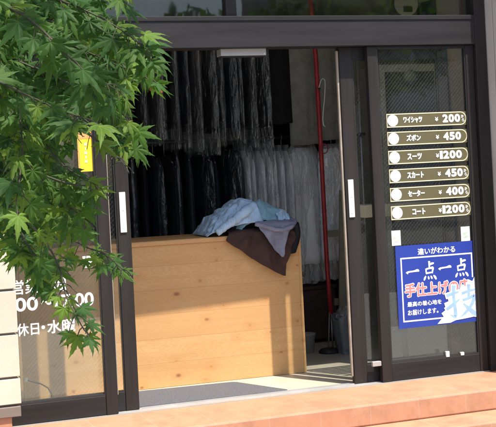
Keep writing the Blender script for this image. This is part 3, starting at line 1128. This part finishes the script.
# lower rail, right half: grey shirts seen edge on then two pale broad ones
x = 2.925
k = 0
SH = ['grey bagged shirt next to the dark gap on the lower rail', 'bagged shirt second in the grey row from the dark gap', 'bagged shirt third in the grey row from the dark gap',
      'bagged shirt fourth in the grey row from the dark gap', 'bagged shirt fifth in the grey row, above the teal shirt pile', 'bagged shirt sixth in the grey row, above the teal shirt pile',
      'bagged shirt seventh in the grey row, nearest the pale shirts']
while k < 7:
    garment('hanging_shirt', x, 1.8 + rnd.uniform(-.02, .02), 1.56, 1.475 + rnd.uniform(-.02, .015), .60 + rnd.uniform(-.03, .03), .40, .060, rnd.uniform(-.12, .12),
            ['shirtgrey', 'shirtgrey', 'shirtwhite'][k % 3] if k != 2 else 'shirtgrey', SH[k], k * 2.3 + 1, poly='poly3', hood=.04, group='bagged shirts on the lower rail')
    x += .0545
    k += 1
garment('hanging_shirt', 3.425, 1.79, 1.56, 1.475, .60, .30, .10, 1.25, 'shirtwhite', 'broad pale white shirt just left of the red pole', 31.0, poly='poly3', hood=.03, group='bagged shirts on the lower rail')
garment('hanging_shirt', 3.655, 1.78, 1.56, 1.46, .615, .24, .10, 1.45, 'shirtwhite', 'broad pale white shirt just right of the red pole', 44.0, poly='poly3', hood=.03, group='bagged shirts on the lower rail')
# lower rail, left half: dark garments
DK = ['far left on the lower rail behind the door leaf', 'second in from the left door leaf', 'third in from the left door leaf', 'fourth in from the left door leaf', 'fifth in from the left door leaf',
      'sixth in from the left door leaf', 'seventh in from the left door leaf', 'eighth in from the left door leaf', 'ninth in from the left door leaf', 'next to the grey shirts']
x = 2.10
for k in range(10):
    c_ = ['char', 'black', 'navy', 'black', 'char'][k % 5]
    cn = {'char': 'charcoal', 'black': 'black', 'navy': 'navy'}[c_]
    garment('hanging_suit', x, 1.82 + rnd.uniform(-.03, .03), 1.56, 1.46 + rnd.uniform(-.04, .03), .50 + rnd.uniform(-.08, .12), .44, .068, rnd.uniform(-.25, .25), c_,
            cn + ' suit on the lower rail, ' + DK[k], k * 3.1 + 60, cover=.12 if k % 2 == 0 else 0, group='dark suits on the lower rail', poly='poly2')
    x += .0845 + rnd.uniform(-.012, .012)
for k, x in enumerate((1.28, 1.50, 1.68, 1.86)):
    c_ = ['char', 'navy', 'maroon', 'black'][k]
    garment('hanging_suit', x, 1.82, 1.56, 1.46, .55, .44, .11, .2, c_,
            ['charcoal coat farthest left behind the maple', 'navy coat behind the left glass pane', 'maroon coat seen through the left wired glass', 'black coat behind the left door stile'][k], k * 3.1 + 160, group='dark suits on the lower rail', poly='poly2')
# upper rail: dark bagged garments
x = 2.06
UP = ['first from left door leaf', 'second from left door leaf', 'third from left door leaf', 'fourth from left door leaf', 'fifth from left door leaf', 'sixth, under the sensor bar', 'seventh, under the sensor bar', 'eighth, under the sensor bar',
      'ninth, under the sensor bar', 'tenth, under the sensor bar end', 'eleventh', 'twelfth', 'thirteenth, beside the long black coat']
for k in range(13):
    c_ = ['black', 'navy', 'char', 'black'][k % 4]
    cn = {'char': 'charcoal', 'black': 'black', 'navy': 'navy'}[c_]
    zb = 1.66 + rnd.uniform(-.05, .06)
    garment('hanging_coat', x, 1.72 + rnd.uniform(-.03, .03), 2.42, 2.345 + rnd.uniform(-.02, .02), zb, .44, .064, rnd.uniform(-.2, .2), c_,
            cn + ' bagged coat on the upper rail, ' + UP[k], k * 2.7 + 200, cover=.14 + rnd.uniform(-.05, .07), group='dark coats on the upper rail', poly='poly')
    x += .0805
for k, x in enumerate((1.30, 1.52, 1.74, 1.92)):
    garment('hanging_coat', x, 1.72, 2.42, 2.345, 1.66, .44, .12, .2, ['navy', 'black', 'char', 'black'][k],
            ['navy bagged coat on the upper rail farthest left behind the maple', 'black bagged coat on the upper rail behind the maple', 'charcoal bagged coat on the upper rail behind the left door', 'black bagged coat on the upper rail behind the left door stile'][k],
            k * 2.7 + 300, group='dark coats on the upper rail', poly='poly2')
garment('hanging_coat', 3.21, 1.70, 2.42, 2.345, 1.66, .21, .10, 1.5, 'black', 'long plain black coat on the upper rail beside the olive grey one', 400, cover=0, group='coats facing the door on the upper rail')
garment('hanging_coat', 3.42, 1.72, 2.42, 2.35, 1.50, .235, .09, 1.5, 'olivegrey', 'olive grey coat on the upper rail behind the red pole, left half', 412, cover=0, group='coats facing the door on the upper rail')
garment('hanging_coat', 3.615, 1.75, 2.42, 2.35, 1.53, .21, .08, 1.5, 'olivegrey', 'olive grey coat on the upper rail right of the red pole', 425, cover=0, group='coats facing the door on the upper rail')

# ------------------------------------------------------------------ red pole, hook, tag
pl = thing('red_pole', (3.36, 1.28, 0), 'slim red pole standing on a black foot in the shop, wire hook tied to it', 'pole')
MB().tube([(3.331, 1.28, 2.60), (3.336, 1.28, 2.482), (3.353, 1.28, 2.089), (3.357, 1.28, 1.446), (3.360, 1.28, .589), (3.372, 1.28, .275)], .0165, 14).build('shaft', 'red', pl, smooth=True)
MB().tube([(3.372, 1.28, .28), (3.374, 1.28, .03)], .006, 8).build('steel_rod', 'steel', pl, smooth=True)
MB().tube([(3.358, 1.275, .285), (3.335, 1.27, .03)], .004, 8).build('steel_rod', 'steel', pl, smooth=True)
MB().lathe((3.345, 1.28, 0), [(0, 0), (.075, 0), (.078, .012), (.06, .028), (.02, .036), (0, .037)], 24).build('foot', 'dark', pl, smooth=True)
MB().tube([(3.357, 1.262, 1.89), (3.372, 1.255, 1.94), (3.386, 1.255, 1.955), (3.402, 1.255, 1.945), (3.404, 1.255, 1.91), (3.392, 1.255, 1.80), (3.378, 1.255, 1.72), (3.372, 1.255, 1.66), (3.376, 1.255, 1.62), (3.39, 1.255, 1.61)], .0036, 7).build('wire_hook', 'white', pl, smooth=True)
MB().tube([(3.357, 1.28, 1.878), (3.357, 1.28, 1.892)], .0185, 14).build('tie_band', 'dark', pl)
MB().tube([(3.372 + .03 * math.cos(a), 1.262 - .004, 1.455 + .034 * math.sin(a)) for a in [2 * PI * k / 20 for k in range(21)]], .004, 7).build('ring', 'red', pl, smooth=True)
MB().box(3.372, 3.392, 1.254, 1.258, 1.33, 1.385).build('paper_tag', 'white', pl)

# ------------------------------------------------------------------ things on the shop floor
o = thing('waste_bucket', (3.215, 1.40, 0), 'pale round bucket on the shop floor beside the counter end', 'bucket')
MB().lathe((3.215, 1.40, 0), [(0, .0), (.058, .0), (.07, .125), (.075, .128), (.075, .135), (.068, .135), (.056, .01), (0, .01)], 28).build('bucket_body', 'bucket', o, smooth=True)
MB().tube([(3.215 + .072 * math.cos(a), 1.40 - .01 - .05 * math.sin(a), .125 - .03 * math.sin(a)) for a in [PI * k / 14 for k in range(15)]], .003, 6).build('bail_handle', 'steel', o, smooth=True)

o = thing('grey_plastic_tub', (3.47, 1.2, 0), 'grey plastic bag lined tub with white label standing by the door leaf', 'tub')
rws = []
for j in range(14):
    t = j / 13
    row = []
    for k in range(40):
        a = 2 * PI * k / 40
        sq = 1 / max(abs(math.cos(a)), abs(math.sin(a))) ** .75
        rr = (.085 + .03 * t) * sq * (1 + .05 * fbm((math.cos(a) * 2, math.sin(a) * 2, t * 3)))
        row.append((3.475 + rr * math.cos(a), 1.2 + rr * .8 * math.sin(a), .26 * t + .02 * t * math.sin(a * 3 + 1) * (1 if t > .9 else 0)))
    rws.append(row)
m = MB().grid(rws, wrap=True)
m.f.append(tuple(range(39, -1, -1))); m.mi.append(0)
m.build('tub_body', 'greyplastic', o, smooth=True, solid=.004)
MB().box(3.49, 3.535, 1.088, 1.092, .14, .20).build('label', 'white', o)
rws = []
for j in range(10):
    t = j / 9
    rws.append([(3.475 + (.10 + .02 * math.sin(t * 5)) * math.cos(a) * (1 - .25 * t), 1.2 + .085 * math.sin(a) * (1 - .25 * t), .245 + .09 * t + .02 * fbm((math.cos(a) * 2, math.sin(a) * 2, t))) for a in [2 * PI * k / 30 for k in range(30)]])
MB().grid(rws, wrap=True).build('bag_liner', 'poly', o, smooth=True)

o = thing('leaning_board', (3.62, 1.45, 0), 'olive grey board leaning beside the pale shirts behind the door leaf', 'board')
pa, pb, pc_, pd = at(337, 330, y=1.45), at(351, 330, y=1.45), at(346.5, 190, y=1.6), at(341, 190, y=1.6)
vs = [(pa.x, 1.42, .0), (pb.x + .02, 1.42, .0), (pc_.x + .04, 1.62, pc_.z), (pd.x, 1.62, pd.z)]
m = MB()
m.add(vs + [(a, b_ + .018, c_) for a, b_, c_ in vs], [(0, 1, 2, 3), (7, 6, 5, 4), (0, 4, 5, 1), (1, 5, 6, 2), (2, 6, 7, 3), (3, 7, 4, 0)]).build('board', 'oliveboard', o)
for zz in (.3, .8):
    MB().box(pa.x + .02, pb.x, 1.465 + zz * .16, 1.485 + zz * .16, zz, zz + .05).build('cleat', 'oliveboard', o)

o = thing('storage_chest', (3.3, 1.9, 0), 'dark brown chest under the hanging shirts at the back of the shop', 'chest')
bx('body', 'darkbrown', o, 2.95, 3.62, 1.75, 2.15, .03, .40, bevel=.006)
bx('lid', 'darkbrown', o, 2.94, 3.63, 1.742, 2.158, .403, .43, bevel=.004)
for x in (2.965, 3.58):
    bx('foot', 'dark', o, x, x + .03, 1.78, 1.81, 0, .029)
MB().box(3.24, 3.33, 1.738, 1.749, .25, .27).build('handle', 'steel', o)

# stand with the cream top behind the right glass
o = thing('narrow_stand', (3.59, .5, 0), 'narrow stand with a cream top behind the priced glass door', 'stand')
bx('stand_top', 'ledge', o, 3.30, 3.868, .47, .66, .985, 1.066, bevel=.004)
MB().tube([(3.59, .565, .03), (3.59, .565, .984)], .02, 14).build('post', 'dark', o, smooth=True)
MB().slab([(3.40, .48), (3.78, .48), (3.78, .65), (3.40, .65)], 0, .028).build('base', 'dark', o, bevel=.004)

# cabinet standing in for a reflected window frame, its pale paint brightened to match
o = thing('reflection_cabinet', (4.46, 2.2, 0), 'tall pale framed cabinet with dark panes standing in for a reflection in the right door', 'cabinet')
bx('carcass', 'cabglass', o, 4.245, 4.70, 2.03, 2.4, .08, 2.05)
for x0, x1 in ((4.20, 4.244), (4.701, 4.745)):
    bx('side_post', 'cabinet', o, x0, x1, 2.0, 2.4, 0, 2.11, bevel=.003)
bx('head_rail', 'cabinet', o, 4.2445, 4.7005, 2.0, 2.4, 2.051, 2.11, bevel=.003)
bx('base_rail', 'cabinet', o, 4.2445, 4.7005, 2.0, 2.4, 0, .079, bevel=.003)
bx('shelf_rail', 'cabinet', o, 4.2445, 4.7005, 2.005, 2.029, 1.02, 1.05)
MB().lathe((4.47, 2.017, 1.97), [(0, 0), (.05, .005), (.055, .05), (.035, .09), (0, .095)], 18).build('paper_lantern', 'bucket', o, smooth=True)

o = thing('support_column', (4.93, 2.3, 0), 'beige boxed column with a blue stripe at the right of the shop', 'column')
bx('shaft', 'wall_in', o, 4.80, 5.0, 2.1, 2.4, 0, 2.65)
MB().tube([(4.845, 2.085, 0), (4.868, 2.085, 1.2), (4.838, 2.085, 2.3)], .013, 10).build('blue_hose', 'bluepaint', o, smooth=True)
bx('dark_strip', 'dark', o, 4.772, 4.799, 2.12, 2.4, 0, 2.65)  # black strip along the left side of the column

# oval device high on a bracket above the shop, seen through the transom
o = thing('wall_fan', (4.19, 1.5, 2.42), 'pale oval device with a dark window hanging under the ceiling, seen through the transom', 'fan')
MB().disc(4.187, 2.52, .108, 1.47, 1.5, rz=.105).build('rim', 'dark', o)
MB().disc(4.187, 2.52, .098, 1.462, 1.4695, rz=.097).build('face', 'cabinet', o)
MB().box(4.16, 4.232, 1.455, 1.4615, 2.455, 2.497).build('dark_window', 'dark', o)
MB().box(4.14, 4.232, 1.455, 1.4615, 2.545, 2.556).build('slot', 'dark', o)
MB().box(4.17, 4.20, 1.5005, 1.53, 2.50, 2.6495).build('bracket', 'steel', o)

# ------------------------------------------------------------------ maple


def leaf_template(nl=7):
    """Palmate leaf in the local xy plane, base at the origin, middle lobe along +y, folded along its ribs."""
    angs = [-118, -78, -38, 0, 38, 78, 118]
    lens = [.42, .74, .93, 1.0, .93, .74, .42]
    vs, fs = [(0, 0, 0)], []
    sin_r = [.16] + [.30, .36, .38, .38, .36, .30] + [.16]
    sin_a = [-150] + [(angs[i] + angs[i + 1]) / 2 for i in range(6)] + [150]
    s_idx = []
    for r, a in zip(sin_r, sin_a):
        a = math.radians(a)
        vs.append((r * math.sin(a), r * math.cos(a), -.02)); s_idx.append(len(vs) - 1)
    for i in range(7):
        a = math.radians(angs[i]); L = lens[i]
        d = (math.sin(a), math.cos(a)); q = (math.cos(a), -math.sin(a))

        def P(r, w, z):
            vs.append((d[0] * r + q[0] * w, d[1] * r + q[1] * w, z)); return len(vs) - 1
        wv = .105 * L + .02
        m1 = P(L * .38, 0, .028); m2 = P(L * .64, 0, .012)
        l1 = P(L * .56, -wv * 1.06, -.018); r1 = P(L * .56, wv * 1.06, -.018)
        l1b = P(L * .60, -wv * .72, -.01); r1b = P(L * .60, wv * .72, -.01)
        l2 = P(L * .77, -wv * .62, -.03); r2 = P(L * .77, wv * .62, -.03)
        l2b = P(L * .80, -wv * .36, -.03); r2b = P(L * .80, wv * .36, -.03)
        tp = P(L * 1.05, 0, -.075)
        a0, b0 = s_idx[i], s_idx[i + 1]
        fs += [(0, a0, m1), (a0, l1, m1), (l1, l1b, m1), (l1b, m2, m1), (l1b, l2, m2), (l2, l2b, m2), (l2b, tp, m2),
               (0, m1, b0), (b0, m1, r1), (r1, m1, r1b), (r1b, m1, m2), (r1b, m2, r2), (r2, m2, r2b), (r2b, m2, tp)]
    return [Vector(v) for v in vs], fs


LV, LF = leaf_template()
RIBT = [1.0] + [0.0] * 8 + [1.0, 1.0, 0, 0, 0, 0, 0, 0, 0, 0, 1.0] * 7
assert len(RIBT) == len(LV)
RIB, TONE = [], []
lr = random.Random(11)


def put_leaf(mb, P, D, N, size, mi, curl=0.0):
    D = D.normalized()
    N = (N - D * N.dot(D))
    if N.length < 1e-3:
        N = D.orthogonal()
    N.normalize()
    X = D.cross(N)
    vs = []
    ax_, sk, tw, fold = lr.uniform(.78, 1.12), lr.gauss(0, .12), lr.gauss(0, .22), lr.uniform(.4, 2.2)
    ph = lr.uniform(0, 6.28)
    for v in LV:
        r2 = v.x * v.x + v.y * v.y
        z = v.z * fold - curl * r2 + tw * v.x * v.y + .05 * math.sin(7 * math.atan2(v.x, v.y + 1e-6) * .5 + ph) * r2
        k_ = 1 + .10 * math.sin(3 * math.atan2(v.x, v.y + 1e-6) + ph)
        vs.append(P + (X * (v.x * ax_ + sk * v.y * v.y) * k_ + D * v.y * k_ + N * z) * size)
    mb.add(vs, LF, mi)
    tone = lr.random()
    RIB.extend(RIBT)
    TONE.extend([tone] * len(RIBT))


TB = Vector((-.35, -4.35, -.244))
tree = thing('maple_tree', TB, 'green maple with pointed lobed leaves overhanging the left of the shopfront', 'tree')
crown = MB()
twigs = MB()
TW = [
    ([(-20, 10), (20, 60), (38, 112)], 2.90, 1.0),
    ([(10, -20), (50, 40), (72, 92)], 2.95, 1.0),
    ([(30, -20), (84, 24), (120, 74)], 2.95, 1.0),
    ([(-20, 80), (10, 130), (34, 176)], 2.95, 1.0),
    ([(-20, 120), (4, 168), (30, 212)], 2.90, 1.0),
    ([(-10, 170), (14, 196), (44, 226)], 2.90, 1.0),
    ([(30, 60), (62, 104), (76, 140)], 2.95, 1.0),
    ([(60, 60), (96, 98), (124, 132)], 2.90, 1.0),
    ([(36, 130), (54, 170), (72, 206)], 2.95, 1.0),
    ([(-20, 40), (-4, 90), (8, 150)], 2.80, 1.0),
    ([(-30, -30), (60, 0), (112, 24), (150, 52)], 2.25, 1.0),
    ([(-30, 5), (60, 40), (110, 62), (147, 76)], 2.45, 1.0),
    ([(-30, 40), (50, 75), (100, 98), (132, 122)], 2.3, 1.0),
    ([(-20, 85), (50, 105), (90, 118), (128, 140)], 2.6, 1.0),
    ([(-20, 110), (40, 140), (62, 165), (98, 186)], 2.4, .9, .85),
    ([(-25, 160), (30, 182), (66, 205), (92, 224)], 2.3, .95),
    ([(-25, 185), (20, 215), (46, 243), (60, 270), (66, 296), (84, 330)], 2.2, .8, .62),
    ([(-15, 130), (15, 180), (30, 235), (46, 276)], 2.5, .95),
    ([(-10, -40), (70, -18), (122, -4)], 2.4, .95),
    ([(20, 195), (50, 226), (84, 246), (104, 254), (123, 270)], 2.35, .85, .66),
    ([(-25, 20), (10, 75), (22, 140), (16, 205)], 2.2, 1.0),
    ([(20, -25), (68, 30), (98, 85), (112, 122)], 2.7, 1.0),
    ([(-10, 55), (22, 110), (36, 160), (45, 215)], 2.75, 1.0),
    ([(-25, -10), (30, 20), (75, 62), (120, 92)], 2.1, 1.0),
    ([(-25, 70), (20, 92), (60, 110), (84, 118)], 2.15, 1.0),
    ([(-20, 140), (10, 160), (48, 186), (82, 203)], 2.65, .95),
    ([(-25, 205), (8, 222), (30, 248), (40, 268)], 2.35, .9),
    ([(40, -30), (85, 12), (120, 45), (140, 62)], 2.6, 1.0),
    ([(-20, 0), (25, 50), (42, 95), (52, 135)], 2.5, 1.0),
    ([(60, 100), (90, 135), (112, 152), (126, 166)], 2.5, .85),
    ([(30, 170), (70, 184), (102, 186)], 2.25, .8, .8),
    ([(-20, 60), (10, 66), (60, 84), (100, 100)], 2.6, 1.0),
    ([(-20, 30), (40, 20), (90, 36), (126, 56)], 2.75, 1.0),
    ([(-20, 100), (20, 125), (50, 160), (70, 196)], 2.8, 1.0),
    ([(-20, 150), (0, 180), (15, 215), (25, 250)], 2.75, 1.0),
    ([(-20, -15), (20, 0), (70, 5), (100, 12)], 2.8, 1.0),
]


def smooth_path(pts, k=8):
    out = []
    n = len(pts)
    for i in range(n - 1):
        p0, p1, p2, p3 = pts[max(i - 1, 0)], pts[i], pts[i + 1], pts[min(i + 2, n - 1)]
        for j in range(k):
            t = j / k
            out.append(.5 * ((2 * p1) + (p2 - p0) * t + (2 * p0 - 5 * p1 + 4 * p2 - p3) * t * t + (3 * p1 - p0 - 3 * p2 + p3) * t ** 3))
    out.append(pts[-1])
    return out


for path, dep, dens, *fac in TW:
    fac = fac[0] if fac else 1.0
    pts = []
    for i, (px, py) in enumerate(path):
        d = ray(px, py)
        dd = dep + lr.uniform(-.12, .12) - .05 * i
        pts.append(CAM + d * dd)
    pts = smooth_path(pts)
    rad = [.0026 * (1 - .7 * i / len(pts)) for i in range(len(pts))]
    twigs.tube(pts, rad, 6)
    # connect back towards the trunk
    acc, side = 0.0, 1
    for i in range(1, len(pts)):
        acc += (pts[i] - pts[i - 1]).length
        if acc > .0185 / dens or i == len(pts) - 1:
            acc = 0
            T = (pts[i] - pts[i - 1]).normalized()
            for sd in ((1, -1) if i < len(pts) - 1 else (0,)):
                if lr.random() > .93 * dens + .05:
                    continue
                sv = T.cross(Vector((0, -1, .25))).normalized() * sd
                D = T * lr.uniform(.25, .8) + sv * lr.uniform(.35, .95) + Vector((0, -.1, -lr.uniform(.35, .95))) + Vector((lr.gauss(0, .22), lr.gauss(0, .3), lr.gauss(0, .15)))
                N = Vector((lr.gauss(0, .38), -.62 + lr.gauss(0, .33), .72 + lr.gauss(0, .3)))
                P = pts[i] + D.normalized() * lr.uniform(.016, .032) + Vector((0, lr.uniform(-.03, .03), 0))
                twigs.tube([pts[i], pts[i].lerp(P, .5) + Vector((0, 0, .003)), P], .0009, 4, caps=False)
                pr = project(P + D.normalized() * .03)
                if pr and ((68 < pr[0] < 108 and 121 < pr[1] < 178) or (100 < pr[0] < 180 and 170 < pr[1] < 252 and not (102 < pr[0] < 116 and 184 < pr[1] < 200)) or (pr[0] > 146 and pr[1] > 98) or (pr[0] > 118 and pr[1] > 288) or (pr[0] > 70 and 284 < pr[1] < 314)):
                    continue                      # the crown is thin here
                r_ = lr.random()
                sunlit_share = .03 if pr and pr[1] < 120 and pr[0] < 120 else .34  # more pale leaves outside the upper left, sunlit foliage put into the colour
                mi = 2 if r_ < sunlit_share else (1 if r_ < sunlit_share + .30 else 0)
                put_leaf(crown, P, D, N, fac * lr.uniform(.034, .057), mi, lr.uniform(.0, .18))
# the leaf with the red seed wings at the right tip of the crown
P = CAM + ray(147, 66) * 2.3
for k, (dx, dz) in enumerate(((.018, -.038), (.035, -.02), (-.005, -.042), (.03, .004))):
    put_leaf(crown, P + Vector((0, .004 * k, 0)), Vector((dx, -.01, dz)), Vector((.1, -.8, .5)), .034, 2, .1)
P = CAM + ray(156, 90) * 2.28
for dx in (-1, 1):
    W_ = [(0, 0, 0), (.004, .001, .004), (.010, 0, .0035), (.0135, -.001, -.001), (.011, 0, -.0035), (.005, .001, -.001)]
    crown.add([P + Vector((dx * a, b_ + .001, c_ - .25 * a * (1 if dx > 0 else -.6))) for a, b_, c_ in W_], [(0, 1, 2, 5), (5, 2, 3, 4)], 3)
    RIB.extend([0.0] * 6)
    TONE.extend([.5] * 6)

# the rest of the crown, above and beside the view
ctr = Vector((.0, -4.9, 2.62))
cnt = 0
BR = []
while cnt < 1500:
    q = Vector((lr.uniform(-1, 1), lr.uniform(-1, 1), lr.uniform(-1, 1)))
    if q.length > 1 or q.length < .25:
        continue
    P = ctr + Vector((q.x * 1.45, q.y * 1.5, q.z * .95))
    if fbm(P * 1.6, 3) < -.12:
        continue
    pr = project(P)
    if pr and -2 < pr[0] < 640 and pr[1] > -48 and pr[1] < 480:
        continue
    if (P - CAM).length < .9:
        continue
    D = Vector((q.x, q.y, -.6)) + Vector((lr.gauss(0, .4), lr.gauss(0, .4), lr.gauss(0, .3)))
    N = Vector((lr.gauss(0, .4), lr.gauss(0, .4), 1))
    r_ = lr.random()
    put_leaf(crown, P, D, N, lr.uniform(.05, .075), 2 if r_ < .12 else (1 if r_ < .5 else 0), .1)
    cnt += 1
co = crown.build('crown', ['leaf_a', 'leaf_b', 'leaf_c', 'samara'], tree)
for nm, arr in (('rib', RIB), ('tone', TONE)):
    at_ = co.data.attributes.new(nm, 'FLOAT', 'POINT')
    at_.data.foreach_set('value', arr)
twigs.build('twigs', 'twig', tree, smooth=True)
MB().tube([TB, TB + Vector((.02, .0, .6)), TB + Vector((-.02, -.04, 1.2)), TB + Vector((.03, -.1, 1.8)), TB + Vector((.0, -.2, 2.5)), TB + Vector((.1, -.35, 3.2))], [.085, .068, .058, .05, .035, .012], 14).build('trunk', 'bark', tree, smooth=True)
for e, zz, r in (((.36, -4.55, 1.9), 1.45, .022), ((.2, -5.0, 2.5), 1.7, .024), ((.7, -5.1, 2.8), 2.0, .022), ((-.9, -4.8, 2.7), 1.6, .022), ((-.2, -5.9, 2.7), 1.9, .022), ((.1, -4.6, 1.35), 1.1, .016), ((.35, -4.2, 2.3), 1.6, .02)):
    a = TB + Vector((0, -.05, zz))
    e = Vector(e)
    mid = a.lerp(e, .5) + Vector((0, 0, .12))
    MB().tube(smooth_path([a, mid, e], 5), [r * (1 - .75 * k / 10) for k in range(11)], 9).build('branch', 'bark', tree, smooth=True)

# ------------------------------------------------------------------ across the street (seen mirrored in the panes)


def street_tree(x, y, h, rad, seed):
    rr = random.Random(seed)
    base = Vector((x, y, -.36))
    t = thing('street_tree', base, 'round green street tree across the road', 'tree', 'trees across the road')
    MB().tube([base, base + Vector((.05, 0, h * .35)), base + Vector((0, .05, h * .75))], [.14, .11, .05], 10).build('trunk', 'bark', t, smooth=True)
    m = MB()
    for k in range(2600):
        q = Vector((rr.gauss(0, 1), rr.gauss(0, 1), rr.gauss(0, 1))).normalized() * rr.uniform(.45, 1) ** .5
        P = base + Vector((q.x * rad, q.y * rad, h * .65 + q.z * rad * .8))
        if fbm(P * .9, 3) < -.3:
            continue
        s_ = rr.uniform(.14, .3)
        D = Vector((rr.gauss(0, 1), rr.gauss(0, 1), rr.gauss(-.3, .6))).normalized()
        N = D.orthogonal().normalized()
        X = D.cross(N)
        m.add([P, P + (D * .6 + X * .4) * s_, P + D * 1.2 * s_, P + (D * .6 - X * .4) * s_], [(0, 1, 2, 3)])
    m.build('crown', 'leaf_b', t)


for x, y, h, r, sd in ((4.4, -21.5, 5.6, 1.6, 1), (7.0, -22.5, 6.4, 1.9, 2), (9.4, -23.5, 6.8, 1.9, 3), (12.2, -22, 7.4, 2.0, 4), (14.6, -23, 7.6, 2.0, 5)):
    street_tree(x, y, h, r, sd)
hs = thing('house', (27, -37, -.36), 'plain beige house across the road', 'house')
bx('wall', 'stucco_up', hs, 17, 38, -41, -35, -.36, 9.0)
MB().add([(16.6, -34.6, 9.0), (38.4, -34.6, 9.0), (38.4, -38, 10.6), (16.6, -38, 10.6), (16.6, -41.4, 9.0), (38.4, -41.4, 9.0)], [(0, 1, 2, 3), (3, 2, 5, 4), (0, 3, 4), (1, 5, 2), (0, 4, 5, 1)]).build('roof', 'flash', hs)
for x in (19, 23.5, 28, 33):
    f_ = bx('window', 'dark', hs, x, x + 1.4, -34.99, -34.95, 1.0, 2.4)
bw = bx('boundary_wall', 'stucco_up', None, -10, 24, -26.2, -26.0, -.36, .9)
tag(bw, 'low grey boundary wall across the road', 'wall')

# ------------------------------------------------------------------ light
sun_dir = Vector((.52, -1, 2.32)).normalized()      # towards the sun
sl = bpy.data.lights.new('sun', 'SUN')
sl.energy = 4.8
sl.angle = math.radians(.55)
sl.color = (1.0, .93, .82)
so = bpy.data.objects.new('sun', sl)
so.rotation_euler = sun_dir.to_track_quat('Z', 'Y').to_euler()
so.location = (5, -10, 20)
COL.objects.link(so)

wd = bpy.data.worlds.new('World')
S.world = wd
wd.use_nodes = True
nt = wd.node_tree
nt.nodes.clear()
sky = nt.nodes.new('ShaderNodeTexSky')
sky.sky_type = 'NISHITA'
sky.sun_disc = False
sky.sun_elevation = math.asin(sun_dir.z)
sky.sun_rotation = math.atan2(sun_dir.x, sun_dir.y)
sky.dust_density = 2.0
bg = nt.nodes.new('ShaderNodeBackground')
bg.inputs[1].default_value = .13
wo = nt.nodes.new('ShaderNodeOutputWorld')
nt.links.new(sky.outputs[0], bg.inputs[0])
nt.links.new(bg.outputs[0], wo.inputs[0])

S.view_settings.view_transform = 'Standard'
S.view_settings.look = 'None'
S.view_settings.exposure = .86
S.view_settings.gamma = 1
S.view_settings.use_curve_mapping = False
S.cycles.max_bounces = 14
S.cycles.transparent_max_bounces = 40
S.cycles.diffuse_bounces = 9
S.cycles.glossy_bounces = 5
S.cycles.sample_clamp_indirect = 4
S.cycles.use_denoising = True
